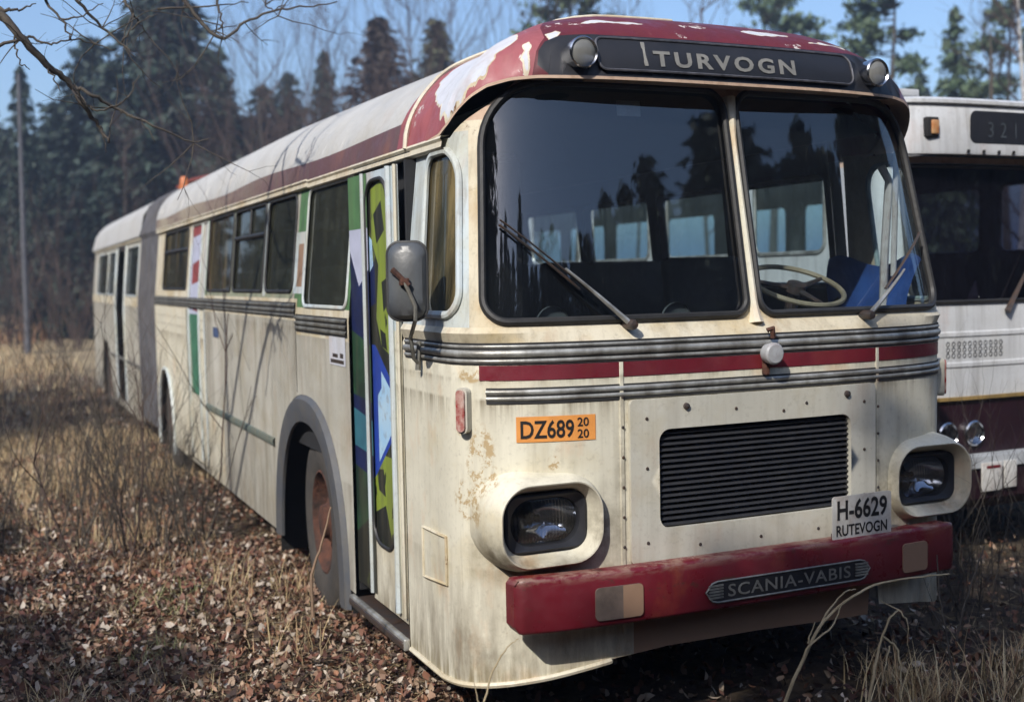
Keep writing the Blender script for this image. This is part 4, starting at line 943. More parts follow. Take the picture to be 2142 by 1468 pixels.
# ------------------------------------------------------------------ second bus, beyond the first
white2 = paint('white_bus_paint', (.57, .58, .59), (.47, .48, .49), streak=.65, rust=.45, seed=20.0, dirt=(.2, .19, .18), stain=.2)
red2 = simple('dark_red_bus_paint', (.020, .006, .011), .45, c2=(.014, .005, .009), scale=5)
glass2 = glass('dark_tinted_glass', (.14, .13, .18), .05, (.06, .055, .08), streak=.1, boost=1.5, seed=11.0)
b2 = empty('white_bus', (3.63, 1.7, 0)); tag(b2, 'white city bus with dark red lower front, route display 321, parked behind the older bus', 'bus')
P2 = Plan(1.25, .34, 4.5, 0.0)
def f2(s, z, off=0.0):
    s = np.asarray(s, float); z = np.asarray(z, float)+0*s
    x, y = P2.xy(s); e = 1e-3; x1, y1 = P2.xy(s-e); x2, y2 = P2.xy(s+e); tx, ty = x2-x1, y2-y1; L = np.hypot(tx, ty)+1e-12
    k = np.clip((z-1.66)/1.0, 0, 1)*np.clip(1-(z-2.66)/.02, 0, 1)
    return np.stack([x+ty/L*off, y-tx/L*off+.13*k*np.clip((.5-y)/.4, 0, 1), z], -1)
E2 = P2.sy(.6); W2 = rrect(P2.sx(-1.12), P2.sx(1.12), 1.71, 2.60, .10)
mb = MB(); patch(mb, [(E2, 1.08), (-E2, 1.08), (-E2, 2.66), (E2, 2.66)], f2, [W2], [([(E2, 2.62), (-E2, 2.62), (-E2, 2.66), (E2, 2.66)], 1)], (.07, .12)); mb.build('front_panel', [white2, M['soffit']], b2)
mb = MB(); t = np.linspace(E2, -E2, 60); prof2 = [(2.665, -.06), (2.665, .012), (2.69, .018), (2.95, .0), (2.985, -.02), (2.99, .012), (3.01, .012), (3.03, -.03), (3.055, -.22), (3.07, -.6)]
mb.grid(np.stack([f2(t, 2.9+0*t, o)*[1, 1, 0]+np.array([0, 0, z]) for z, o in prof2], 1)); mb.build('brow', white2, b2)
mb = MB(); patch(mb, W2, lambda s, z: f2(s, z, -.012), step=(.1, .1)); g_ = mb.build('windscreen', glass2, b2)
mb = MB(); mb.tube(loop3(W2, lambda s, z: f2(s, z, .004), (.05, .05)), .020, 6, closed=True, flat=.7); mb.build('seal', M['rubber'], g_)
mb = MB(); patch(mb, [(E2, .34), (-E2, .34), (-E2, 1.078), (E2, 1.078)], lambda s, z: f2(s, z, -.015), step=(.08, .15)); mb.build('lower_front', red2, b2)
mb = MB(); t = np.linspace(E2, -E2, 60)
for z in (1.50, 1.30): mb.grid(np.stack([f2(t, z+dz+0*t, o) for dz, o in ((-.02, 0), (-.012, .008), (.012, .008), (.02, 0))], 1))
mb.build('moulding', white2, b2)
for x in (-.98, .0, .98):
    mb = MB(); zz_ = np.linspace(1.09, 1.66, 8); mb.tube(f2(np.full(8, P2.sx(x)), zz_, .001), .004, 4); mb.build('panel_seam', M['chassis'], b2)
mb = MB(); mb.grid(np.stack([f2(t, z+0*t, o) for z, o in ((1.066, -.01), (1.068, .012), (1.090, .012), (1.092, -.002))], 1)); mb.build('trim_strip', simple('ochre_trim', (.30, .20, .07), .6), b2)
mb = MB(); mb.grid(np.stack([f2(t, z+0*t, o) for z, o in ((.62, -.02), (.625, .09), (.70, .09), (.705, -.02))], 1)); mb.build('bumper', simple('pale_bumper', (.42, .44, .46), .5), b2)
mb = MB(); mb.grid(np.stack([f2(t, z+0*t, o) for z, o in ((.40, -.02), (.42, .07), (.615, .07), (.62, -.02))], 1)); mb.build('lower_bumper', red2, b2)
mb = MB(); S_ = rrect(P2.sx(-.70), P2.sx(.70), 2.735, 2.945, .05); patch(mb, S_, lambda s, z: f2(s, 2.9+0*z, .016)*[1, 1, 0]+np.stack([0*z, 0*z, z], -1), step=(.1, .1)); sg2 = mb.build('route_display', M['black'], b2)
mb = MB(); put_text(mb, '321', -.55, -.30, 2.775, 2.875, lambda s, z: f2(s, 2.9+0*z, .020)*[1, 1, 0]+np.stack([0*z, 0*z, z], -1), bold=.0, spacing=1.7); mb.build('lettering', simple('dim_digits', (.055, .065, .075), .6), sg2)
mb = MB()
for i in range(11):
    for j in range(3):
        p = f2(np.array([P2.sx(-.86+i*.045)]), np.array([1.362+j*.038]), .003)[0]; mb.lathe([(0, .017), (-.002, .014), (.004, .012), (.004, .001)], 8, tuple(p), 'y')
mb.build('vent_grille', M['chassis'], b2)
for x in (-.86, -.64, .64, .86):
    p = f2(np.array([P2.sx(x)]), np.array([.845]), -.01)[0]; h = empty('headlight', (0, 0, 0), 0, b2)
    mb = MB(); mb.lathe([(.03, .08), (-.02, .085), (-.028, .076), (-.02, .070)], 22, tuple(p), 'y'); mb.build('headlight_rim', M['chrome'], h)
    mb = MB(); mb.lathe([(.02, .005), (.01, .03), (-.012, .070)], 22, tuple(p), 'y'); mb.build('reflector', M['chrome'], h)
    mb = MB(); mb.lathe([(-.035, .0005), (-.03, .03), (-.018, .070)], 22, tuple(p), 'y'); mb.build('lens', M['lens'], h)
for x in (-1.0, 1.0):
    p = f2(np.array([P2.sx(x)]), np.array([2.9]), .01)[0]; mb = MB(); mb.box((p[0], p[1], 2.83), (.10, .05, .13), 1, bev=.012); mb.box((p[0]+.01, p[1]-.027, 2.83), (.06, .02, .09), 0, bev=.008); mb.build('marker_lamp', [simple('amber_lens', (.40, .14, .04), .3, c2=(.5, .3, .15), scale=20), M['chassis']], b2)
for x in (-.72, -.68):
    pass
p = f2(np.array([P2.sx(-.52)]), np.array([.56]), .095)[0]
mb = MB(); mb.box((p[0]-.06, p[1], .565), (.18, .012, .19), 0, bev=.004); mb.box((p[0]+.105, p[1], .57), (.11, .012, .18), 0, bev=.004); mb.box((p[0]-.05, p[1]-.007, .63), (.12, .004, .018), 1); mb.build('number_plate', [M['plate'], M['stripe_red']], b2)
for i, x in enumerate(np.linspace(-.72, .72, 12)):
    p = f2(np.array([P2.sx(x)]), np.array([2.9]), .0)[0]; mb = MB(); mb.box((p[0], p[1]-.02, 2.682), (.014, .02, .022)); mb.build('brow_clip', M['chassis'], b2)
wp = empty('wiper', (0, 0, 0), 0, b2); p = f2(np.array([P2.sx(-.38)]), np.array([1.64]), .03)[0]; q_ = f2(np.array([P2.sx(-.05)]), np.array([2.1]), .04)[0]
mb = MB(); mb.tube([p, .5*(p+q_)+[0, -.01, 0], q_], [.022, .012, .008], 6); mb.build('wiper_arm', M['steel'], wp)
mb = MB(); p = f2(np.array([P2.sx(-.58)]), np.array([1.74]), -.06)[0]; mb.box(tuple(p), (.004, .1, .004)); mb.add([p+[-.06, 0, -.02], p+[.05, 0, -.01], p+[.03, .01, .11]], [(0, 1, 2)]); mb.build('dashboard_paper', M['paper'], b2)
ROOFX = np.linspace(-1, 1, 15)
mb = MB(); mb.grid([[[x*1.245, y, 3.07-.0*x*x-.10*abs(x)**6] for x in ROOFX] for y in (.55, 11.0)]); mb.box((-1.0, .55, 3.095), (.34, .5, .05), 0, bev=.01); mb.build('roof', white2, b2)
WB = [(.75, 1.55)]+[(1.75+1.32*i, 2.78+1.32*i) for i in range(7)]
for sg_ in (-1, 1):
    fs = lambda y, z, off=0.0: np.stack([sg_*(1.25+off)+0*np.asarray(y), np.asarray(y, float), np.asarray(z, float)+0*np.asarray(y)], -1)
    H = [rrect(a, b, 2.06, 2.62, .08) for a, b in WB]
    mb = MB(); patch(mb, [(.6, .36), (11, .36), (11, 3.0), (.6, 3.0)], fs, H, [([(.6, .36), (11, .36), (11, 1.07), (.6, 1.07)], 1)], (.3, .2)); mb.build('side_panel', [white2, red2], b2)
    for h in H:
        mb = MB(); patch(mb, h, lambda y, z: fs(y, z, -.01), step=(.4, .4)); g_ = mb.build('side_window', M['far_glass'], b2)
        mb = MB(); mb.tube(loop3(h, fs, (.1, .1)), .016, 6, closed=True); mb.build('window_frame', M['alu'], g_)
mb = MB(); mb.box((0, 6, .9), (2.3, 10, .04)); mb.box((0, 11.0, 1.7), (2.45, .05, 2.6)); mb.box((0, 6, .5), (2.0, 10, .3)); mb.box((0, .55, 1.45), (2.2, .5, .4)); mb.build('cabin_interior', M['chassis'], b2)
for x, y in ((-1.05, 2.6), (1.05, 2.6), (-1.05, 8.4), (1.05, 8.4)): wheel((x, y, .5), b2, M['rust'], 0 if x < 0 else math.pi)

# ------------------------------------------------------------------ ground, litter and grass
def gz(x, y):
    x = np.asarray(x, float); y = np.asarray(y, float)
    return .03*np.sin(x*.9+1.3)*np.cos(y*.7)+.018*np.sin(x*2.3+y*1.7)+.010*np.sin(x*5.1-y*4.3)+.02-.0*y+.9*np.clip((y-34)/60, 0, 1)
gx = np.concatenate([np.linspace(-900, -40, 12)[:-1], np.linspace(-40, -9, 32)[:-1], np.linspace(-9, 7, 110)[:-1], np.linspace(7, 40, 24)[:-1], np.linspace(40, 900, 12)])
gy = np.concatenate([np.linspace(-900, -30, 12)[:-1], np.linspace(-30, -4, 26)[:-1], np.linspace(-4, 14, 130)[:-1], np.linspace(14, 60, 50)[:-1], np.linspace(60, 1500, 14)])
GX, GY = np.meshgrid(gx, gy, indexing='ij')
mgr, nt, bs = base_mat('forest_floor'); v = coords(nt)
c = mix(nt, noise(nt, v, .35, 5, .6, .38, .62), (.125, .082, .050), (.19, .145, .085)); c = mix(nt, noise(nt, v, 9, 8, .75, .42, .6), c, (.045, .028, .02)); c = mix(nt, noise(nt, v, 2.2, 6, .7, .56, .7), c, (.30, .22, .12))
c = mix(nt, mul(nt, mul(nt, zband(nt, 7.0, 8.2, 1), zband(nt, 12.8, 11.2, 1)), noise(nt, v, 1.1, 5, .6, .3, .5)), c, (.40, .31, .18)); c = mix(nt, mul(nt, zband(nt, 19.0, 25.0, 1), noise(nt, v, .6, 5, .6, .25, .5)), c, (.44, .34, .20))
lk(nt, c, bs.inputs['Base Color']); bs.inputs['Roughness'].default_value = .95; bump(nt, bs, noise(nt, v, 16, 8, .75, .3, .7), 1.0, .04)
mb = MB(); mb.grid(np.stack([GX, GY, gz(GX, GY)], -1)); g = mb.build('ground', mgr); tag(g, kind='structure')

def tint_mat(name, rough=.8, trans=.0, attr='tint'):
    m, nt, bs = base_mat(name); a = nd(nt, 'ShaderNodeAttribute', attribute_name=attr); lk(nt, a.outputs['Color'], bs.inputs['Base Color']); bs.inputs['Roughness'].default_value = rough
    bs.inputs['Specular IOR Level'].default_value = .3
    return m

def np_mesh(name, V, F, mat, tint=None, smooth=False):
    """V (n,3), F (m,k) arrays -> one object; tint = the colour of each leaf or blade"""
    me = bpy.data.meshes.new(name); k = F.shape[1]
    me.vertices.add(len(V)); me.vertices.foreach_set('co', np.ascontiguousarray(V, np.float32).ravel())
    me.loops.add(F.size); me.loops.foreach_set('vertex_index', np.ascontiguousarray(F, np.int32).ravel())
    me.polygons.add(len(F)); me.polygons.foreach_set('loop_start', np.arange(0, F.size, k, dtype=np.int32)); me.polygons.foreach_set('loop_total', np.full(len(F), k, np.int32))
    me.update(calc_edges=True); me.materials.append(mat)
    if tint is not None:
        a = me.attributes.new('tint', 'FLOAT_COLOR', 'POINT'); a.data.foreach_set('color', np.concatenate([tint, np.ones((len(tint), 1))], 1).astype(np.float32).ravel())
    if smooth: me.polygons.foreach_set('use_smooth', np.ones(len(F), bool))
    o = bpy.data.objects.new(name, me); col.objects.link(o); return o

def rot_frames(n, tilt):
    a = nrg.uniform(0, 2*math.pi, n); b = nrg.normal(0, tilt, n); c = nrg.normal(0, tilt, n)
    ca, sa = np.cos(a), np.sin(a)
    X = np.stack([ca*np.cos(b), sa*np.cos(b), np.sin(b)], 1); Y = np.stack([-sa*np.cos(c), ca*np.cos(c), np.sin(c)], 1)
    return X, Y

def scatter(regs):
    xs, ys = [], []
    for x0, x1, y0, y1, n in regs: xs.append(nrg.uniform(x0, x1, n)); ys.append(nrg.uniform(y0, y1, n))
    return np.concatenate(xs), np.concatenate(ys)

x, y = scatter([(-3.6, -.9, .4, 4.6, 24000), (-5.5, -.9, 4.5, 10.0, 13000), (-14, -1.0, 9.5, 22, 5000), (-1.2, 1.6, -.6, 2.2, 2200), (1.2, 5.0, -1.2, 2.5, 2600), (-3.6, 1.0, -3, .4, 1500)])
n = len(x); X, Y = rot_frames(n, .75); N = np.cross(X, Y); L = nrg.uniform(.010, .034, n)*np.where(y > 9, 1.7, 1); Wd = L*nrg.uniform(.45, .75, n); C0 = np.stack([x, y, gz(x, y)+nrg.uniform(.0, .06, n)], 1); fold = nrg.uniform(-.2, .5, n)*Wd; curl = nrg.uniform(-.3, 1.1, n)*L
up_ = N*L[:, None]; bend = curl/L
def lp(t, side): return C0+X*(L*t)[:, None]+Y*(Wd*side)[:, None]+up_*(bend*t*t*.7+np.abs(side)*fold/Wd*.8)[:, None]
P = [lp(-1.0, 0*Wd), lp(-.35, -.85+0*Wd), lp(-.35, .85+0*Wd), lp(.35, -.75+0*Wd), lp(.35, .75+0*Wd), lp(1.0, 0*Wd), lp(-.35, 0*Wd), lp(.35, 0*Wd)]
V = np.stack(P, 1).reshape(-1, 3); i = np.arange(n)*8; F = np.concatenate([np.stack([i+a, i+b, i+c_], 1) for a, b, c_ in ((0, 1, 6), (0, 6, 2), (1, 3, 7), (1, 7, 6), (6, 7, 4), (6, 4, 2), (3, 5, 7), (7, 5, 4))])
pal = np.array([(.15, .062, .042), (.21, .10, .066), (.08, .036, .026), (.30, .19, .13), (.46, .37, .29), (.26, .13, .075), (.18, .095, .07), (.045, .024, .02), (.06, .035, .025), (.38, .27, .19), (.50, .43, .36)])
T = pal[nrg.integers(0, len(pal), n)]*nrg.uniform(.65, 1.2, (n, 1))
TL = np.repeat(T, 8, 0)
x, y = scatter([(-3.4, -.9, .4, 5, 16000), (-5, -.9, 5, 10, 9000), (1.2, 4.0, -1.0, 2, 1500)]); n = len(x); X, Y = rot_frames(n, .12); L = nrg.uniform(.03, .10, n); C0 = np.stack([x, y, gz(x, y)+nrg.uniform(.005, .05, n)], 1); W_ = nrg.uniform(.0012, .003, n)
V2 = np.stack([C0-X*L[:, None], C0-Y*W_[:, None], C0+X*L[:, None], C0+Y*W_[:, None]], 1).reshape(-1, 3); i = np.arange(n)*4+len(V); F = np.concatenate([F, np.stack([i, i+1, i+2], 1), np.stack([i, i+2, i+3], 1)]); V = np.concatenate([V, V2])
T2 = np.array([(.36, .27, .15), (.27, .19, .11), (.12, .085, .06), (.42, .34, .2)])[nrg.integers(0, 4, n)]; TL = np.concatenate([TL, np.repeat(T2, 4, 0)])
o = np_mesh('leaf_litter', V, F, tint_mat('dead_leaf', .7), TL); tag(o, 'brown dead leaves lying all over the forest floor beside the bus', 'leaf litter', kind='stuff')

def blades(x, y, h, wd, lean, pal, name=None):
    n = len(x); a = nrg.uniform(0, 2*math.pi, n); d = np.stack([np.cos(a), np.sin(a), 0*a], 1); sd = np.stack([-np.sin(a), np.cos(a), 0*a], 1); b = np.stack([x, y, gz(x, y)-.01], 1)
    cu = nrg.uniform(.25, 1.0, n)*lean; rows = []
    for k, t in enumerate((0, .4, .75, 1.0)):
        c = b+d*((t**1.7)*cu*h)[:, None]+np.array([0, 0, 1])*(h*(t-.35*cu*t*t))[:, None]; w_ = (wd*(1-t*.85))[:, None]; rows += [c-sd*w_, c+sd*w_]
    V = np.stack(rows, 1).reshape(-1, 3); i = np.arange(n)*8; F = np.concatenate([np.stack([i+2*k, i+2*k+1, i+2*k+3, i+2*k+2], 1) for k in range(3)])
    T = pal[nrg.integers(0, len(pal), n)]*nrg.uniform(.7, 1.25, (n, 1)); return V, F, np.repeat(T, 8, 0)
straw = np.array([(.52, .41, .23), (.44, .33, .18), (.58, .48, .30), (.36, .25, .14), (.30, .19, .11), (.46, .32, .18)])
green = np.array([(.22, .25, .10), (.30, .30, .14), (.42, .38, .2)])
rusty = np.array([(.34, .19, .11), (.40, .25, .14), (.27, .145, .085), (.46, .33, .2)])
def clump_xy(n, x0, x1, y0, y1, per, spread):
    cx = nrg.uniform(x0, x1, n); cy = nrg.uniform(y0, y1, n); return np.repeat(cx, per)+nrg.normal(0, spread, n*per), np.repeat(cy, per)+nrg.normal(0, spread, n*per)
parts = []
def addb(x, y, h, w_, lean, pal): parts.append(blades(x, y, nrg.uniform(h[0], h[1], len(x)), nrg.uniform(w_[0], w_[1], len(x)), lean, pal))
for args in ((30, -3.4, -1.5, 1.2, 5, 40, .07, (.06, .20), (.0018, .004), 1.0, straw), (90, -7, -1.5, 4.5, 10, 45, .10, (.10, .30), (.002, .005), .9, straw), (20, -2.6, -1.35, 3.2, 8.0, 36, .09, (.10, .26), (.002, .005), .9, rusty),
             (5, -1.7, -1.25, 1.7, 3.2, 46, .09, (.12, .30), (.002, .0045), .8, straw), (5, -2.2, -1.6, 1.9, 3.2, 60, .08, (.06, .16), (.002, .004), 1.0, green), (300, -4.5, -.9, 7.2, 12.0, 50, .24, (.06, .2), (.003, .007), 1.4, straw), (520, -16, -1.4, 8, 18, 36, .3, (.06, .22), (.004, .008), 1.4, straw), (520, -26, -1.4, 17, 36, 34, .5, (.12, .34), (.008, .016), 1.1, straw), (260, -30, -2, 37, 47, 40, .6, (.5, 1.2), (.015, .03), .6, rusty),
             (40, .3, 3.2, -1.3, .05, 34, .08, (.10, .34), (.002, .0045), .9, straw), (16, .35, 2.2, -.7, .1, 50, .07, (.08, .22), (.002, .004), 1.0, straw), (200, 5, 30, 2, 40, 20, .4, (.3, .6), (.01, .02), .8, straw)):
    nc, x0, x1, y0, y1, per, sp, h, w_, lean, pl_ = args; x, y = clump_xy(nc, x0, x1, y0, y1, per, sp); addb(x, y, h, w_, lean, pl_)
off = 0; VV, FF, TT = [], [], []
for V, F, T in parts: VV.append(V); FF.append(F+off); TT.append(T); off += len(V)
o = np_mesh('dry_grass', np.concatenate(VV), np.concatenate(FF), tint_mat('dry_grass_blade', .75), np.concatenate(TT)); tag(o, 'tufts of dry straw-coloured grass around the buses and across the clearing', 'grass', kind='stuff')

# ------------------------------------------------------------------ woody plants
def grow(mb, p, d, L, r, depth, spread=.55, kids=(3, 5), up=.15, seg=5, k=5, wob=.16, m=0, shrink=.62):
    pts = [np.array(p, float)]; d = np.array(d, float); d /= np.linalg.norm(d)
    for i in range(seg):
        d = d+np.array([rng.gauss(0, wob), rng.gauss(0, wob), rng.gauss(0, wob)+up*.3]); d /= np.linalg.norm(d); pts.append(pts[-1]+d*L/seg)
    mb.tube(pts, np.linspace(r, r*.42, seg+1), k, m, cap=False)
    if depth > 0:
        for j in range(rng.randint(*kids)):
            i = rng.randint(1, seg); a = np.array([rng.gauss(0, 1), rng.gauss(0, 1), rng.gauss(0, .5)]); a -= a.dot(d)*d; a /= np.linalg.norm(a)+1e-9
            nd_ = d*(1-spread)+a*spread+np.array([0, 0, up]); grow(mb, pts[i], nd_, L*shrink*rng.uniform(.7, 1.15), r*.45, depth-1, spread, kids, up, max(3, seg-1), max(3, k-1), wob, m, shrink)

bark = simple('grey_bark', (.085, .07, .058), .9, c2=(.04, .033, .028), scale=20, nb=.5)
twig = simple('brown_twig', (.10, .065, .05), .85, c2=(.055, .036, .03), scale=10, nb=0)
pale_twig = simple('pale_dry_stem', (.46, .38, .24), .8, c2=(.30, .23, .13), scale=12, nb=.1)
dark_twig = simple('dark_twig', (.045, .036, .032), .85, c2=(.10, .085, .065), scale=16, nb=.2)
birch_bark = simple('birch_bark', (.58, .56, .53), .8, c2=(.30, .28, .26), scale=6, nb=.2)
def needles(name, a, b, sc_=1.2):
    m, nt, bs = base_mat(name); v = coords(nt); c = mix(nt, noise(nt, v, sc_, 4, .6, .36, .64), a, b); at_ = nd(nt, 'ShaderNodeAttribute', attribute_name='tint')
    mm = nd(nt, 'ShaderNodeMix', data_type='RGBA', blend_type='MULTIPLY'); mm.inputs[0].default_value = 1; lk(nt, c, mm.inputs[6]); lk(nt, at_.outputs['Color'], mm.inputs[7]); lk(nt, mm.outputs[2], bs.inputs['Base Color']); bs.inputs['Roughness'].default_value = .7; return m
ND = needles('spruce_needles', (.013, .027, .021), (.026, .044, .029)); NP = needles('pine_needles', (.05, .085, .042), (.085, .12, .06)); NB = needles('brown_conifer_needles', (.06, .046, .036), (.085, .06, .042)); NG = needles('olive_needles', (.055, .07, .035), (.09, .09, .05))

def sprays(C, D, size, droop=.3):
    """needle sprays: a folded diamond each"""
    n = len(C); D = D/np.linalg.norm(D, axis=1)[:, None]; up = nrg.normal(0, 1, (n, 3)); S = np.cross(D, up); S /= np.linalg.norm(S, axis=1)[:, None]+1e-9; N = np.cross(S, D)
    L = size*nrg.uniform(.7, 1.4, n); W_ = L*nrg.uniform(.16, .34, n)
    P = [C-D*(L*.5)[:, None], C-S*W_[:, None]-N*(W_*.4)[:, None], C+D*(L*.6)[:, None]-np.array([0, 0, 1])*(droop*L)[:, None], C+S*W_[:, None]-N*(W_*.4)[:, None]]
    V = np.stack(P, 1).reshape(-1, 3); i = np.arange(n)*4; return V, np.stack([i, i+1, i+2, i+3], 1)

def spruce(name, h, rad, mat, seed, dens_=1.0, gap=.12, base=.06, pw=.72):
    global nrg; keep = nrg; nrg = np.random.default_rng(seed)
    root = empty(name); mb = MB(); zz = np.linspace(0, h, 14); mb.tube([[.03*math.sin(z*1.3+seed), .03*math.cos(z), z] for z in zz], np.linspace(.016*h, .012, 14), 7)
    C, D = [], []; z = base*h; br = MB()
    while z < h*.985:
        fr = z/h; Rm = rad*(1-fr)**pw*(.55+.45*min(1, (fr/.18+.35))); nb = int((7+3*(1-fr))*dens_)+1; a0 = nrg.uniform(0, 6.28)
        for j in range(nb):
            if nrg.random() < gap: continue
            a = a0+2*math.pi*j/nb+nrg.normal(0, .2); L = Rm*nrg.uniform(.55, 1.22); dr = np.array([math.cos(a), math.sin(a), 0]); m_ = max(3, int(L/.14))
            sl = .25*(fr-.35)+nrg.normal(0, .05); ts = np.linspace(.12, 1, m_); pts = np.array([[0, 0, z]])+dr*(L*ts)[:, None]+np.array([0, 0, 1])*(L*(sl*ts-.30*ts**2+.12*ts**4))[:, None]
            for q in range(4 if L > .5 else 3):
                C.append(pts+nrg.normal(0, .045+.04*L, pts.shape)); D.append(dr+nrg.normal(0, .55, pts.shape)+np.array([0, 0, -.25]))
            if L > 1.0: br.tube([pts[0]*[.2, .2, 1], pts[m_//2], pts[-1]], [.02, .012, .005], 3, cap=False)
        z += nrg.uniform(.20, .36)*(.75+.4*(1-fr))
    C = np.concatenate(C); D = np.concatenate(D); V, F = sprays(C, D, .27)
    t = nrg.uniform(.6, 1.5, len(C))[:, None]*np.ones((1, 3)); o = np_mesh('crown', V, F, mat, np.repeat(t, 4, 0)); o.parent = root
    if br.n: mb.v += []; 
    for vv, ff in ((br, None),):
        if br.n: mb.add(np.concatenate(br.v), br.f)
    mb.build('trunk', bark, root); nrg = keep; return root

def pine(name, h, seed, mat, crown=.45, rad=1.9):
    global nrg; keep = nrg; nrg = np.random.default_rng(seed); rng.seed(seed)
    root = empty(name); mb = MB(); zz = np.linspace(0, h*.97, 12); tr = np.array([[.12*math.sin(z*.5+seed), .12*math.cos(z*.6), z] for z in zz]); mb.tube(tr, np.linspace(.017*h, .02, 12), 7)
    C, D = [], []
    for j in range(34):
        f = 1-crown*(j/33.)**1.1; z = h*f; L = rad*nrg.uniform(.35, 1.0)*math.sin(min(1, (1-f)/crown*1.3+.22)*math.pi*.62); a = nrg.uniform(0, 6.28); d = np.array([math.cos(a), math.sin(a), nrg.uniform(-.1, .5)])
        b = np.array([np.interp(z, zz, tr[:, 0]), np.interp(z, zz, tr[:, 1]), z]); e = b+d*L; mb.tube([b, .5*(b+e)+[0, 0, -.08*L], e], [.035, .022, .008], 4, cap=False)
        for t in np.linspace(.45, 1.05, 6):
            k = 16; c = b+(e-b)*t; C.append(c+nrg.normal(0, .17, (k, 3))*[1, 1, .7]); D.append(nrg.normal(0, 1, (k, 3))+d*.8+[0, 0, .5])
    C = np.concatenate(C); D = np.concatenate(D); V, F = sprays(C, D, .26, -.05); t = nrg.uniform(.55, 1.5, len(C))[:, None]*np.ones((1, 3)); o = np_mesh('crown', V, F, mat, np.repeat(t, 4, 0)); o.parent = root
    mb.build('trunk', bark, root); nrg = keep; return root

def bare(name, h, seed, bm_, tw, r=None, depth=4, limbs=17, lean=.0):
    rng.seed(seed); root = empty(name); mb = MB(); zz = np.linspace(0, h, 14); tr = np.array([[.14*math.sin(z*.45+seed)+lean*z, .12*math.cos(z*.5+seed), z] for z in zz]); r = r or .010*h; mb.tube(tr, np.linspace(r, .008, 14), 7); mb.build('trunk', bm_, root)
    mb = MB()
    for j in range(limbs):
        z = h*(.25+.72*(j/(limbs-1.))); b = np.array([np.interp(z, zz, tr[:, 0]), np.interp(z, zz, tr[:, 1]), z]); a = rng.uniform(0, 6.28)
        grow(mb, b, [math.cos(a), math.sin(a), rng.uniform(.5, 1.1)], h*.24*(1.1-.65*z/h)*rng.uniform(.7, 1.2), r*.35, depth-1, .5, (3, 5), .22, 4, 4, .14)
    mb.build('branches', tw, root, auto=0); return root

def place(root, px, depth, h, top_px=None, rz=0.0, sxy=None, h0=1.0):
    """stand a tree on the sight line of photo column px at a distance; height from the row its top reaches"""
    p = at(px, 600, depth); root.location = (p[0], p[1], float(gz(p[0], p[1]))-.05)
    if top_px is not None:
        pt = at(px, top_px, depth); h = pt[2]-root.location.z
    s = h/h0; root.scale = (sxy or s, sxy or s, s); root.rotation_euler.z = rz; return root
SP = [spruce('spruce_tree', 12.0, 3.3, ND, 3, 1.35, .08), spruce('spruce_tree', 12.0, 2.8, ND, 5, 1.15, .14), spruce('spruce_tree', 12.0, 2.4, ND, 8, 1.0, .22)]
used = set()
def take(proto, i):
    if id(proto) in used: return copy_tree(proto)
    used.add(id(proto)); return proto
def sp(k, px, depth, top, label, rz=0, w_=1.0, group=None, cat='tree'):
    o = take(SP[k], k); place(o, px, depth, None, top, rz, None, 12.0); o.scale.x *= w_; o.scale.y *= w_; tag(o, label, cat, group); return o
sp(0, 362, 43, -90, 'tallest dark spruce at the upper left, its top cut by the picture edge', .3, 1.3)
sp(1, 205, 46, 68, 'ragged spruce standing just left of the tallest spruce', 1.3, 1.35)
sp(2, 62, 40, 135, 'slim pointed spruce close beside the pale post at far left', 2.0, .75)
sp(1, -25, 44, 170, 'half seen spruce at the far left edge of the forest', 2.6, 1.0)
sp(2, 128, 50, 210, 'lower spruce filling the gap between the slim and the ragged spruce', .7, 1.4)
sp(1, 478, 48, 125, 'loose spruce on the right shoulder of the tallest spruce', 3.4, .8)
sp(2, 617, 50, 150, 'small pointed spruce above the rear half of the bus roof', 4.0, 1.2)
sp(2, 562, 49, 175, 'blunt young spruce left of the small pointed spruce', 1.0, 1.4)
sp(2, 692, 47, 105, 'narrow spruce under the thin bare birches above the bus roof', 5.0, .85)
bc = spruce('conifer_tree', 12.0, 1.9, NB, 21, .95, .15); place(bc, 805, 44, None, 38, .5, 1.7, 12.0); tag(bc, 'brown needled conifer above the middle of the bus roof', 'tree')
oc = spruce('conifer_tree', 12.0, 2.0, NG, 22, .85, .25); place(oc, 925, 45, None, 40, .9, 1.6, 12.0); tag(oc, 'olive green conifer right of the brown needled one', 'tree')
for i, (px, dp, top, k) in enumerate([(20, 55, 260, 0), (95, 53, 300, 1), (165, 54, 280, 0), (240, 55, 250, 1), (300, 52, 230, 0), (425, 54, 260, 1), (490, 55, 290, 0), (545, 53, 300, 2), (650, 56, 270, 1), (740, 54, 290, 0), (860, 55, 230, 1), (-90, 50, 200, 0), (-180, 47, 120, 1), (-70, 54, 260, 0), (30, 49, 330, 0), (190, 50, 340, 1), (330, 50, 330, 0), (450, 50, 350, 1), (585, 50, 330, 0), (130, 52, 240, 1), (270, 56, 270, 1), (390, 56, 240, 0), (520, 57, 240, 0), (610, 57, 250, 1), (700, 58, 260, 0), (790, 57, 250, 1), (900, 58, 260, 0), (990, 58, 250, 1), (-20, 56, 230, 1), (460, 52, 290, 0)]):
    sp(k, px, dp, top, 'dark spruce in the crowded back row of the forest behind the bus', i*1.7, 1.7, 'back row spruces')
pn = pine('pine_tree', 12.0, 31, NP); pn2 = pine('pine_tree', 12.0, 37, NP, .55, 2.1)
def pn_(proto, px, depth, top, label, rz):
    o = take(proto, 0); place(o, px, depth, None, top, rz, None, 12.0); tag(o, label, 'tree')
pn_(pn, 1212, 42, -120, 'pine whose crown just shows over the front left of the bus roof', .2)
pn_(pn, 1622, 46, -25, 'pine poking up over the right half of the destination sign', 1.7)
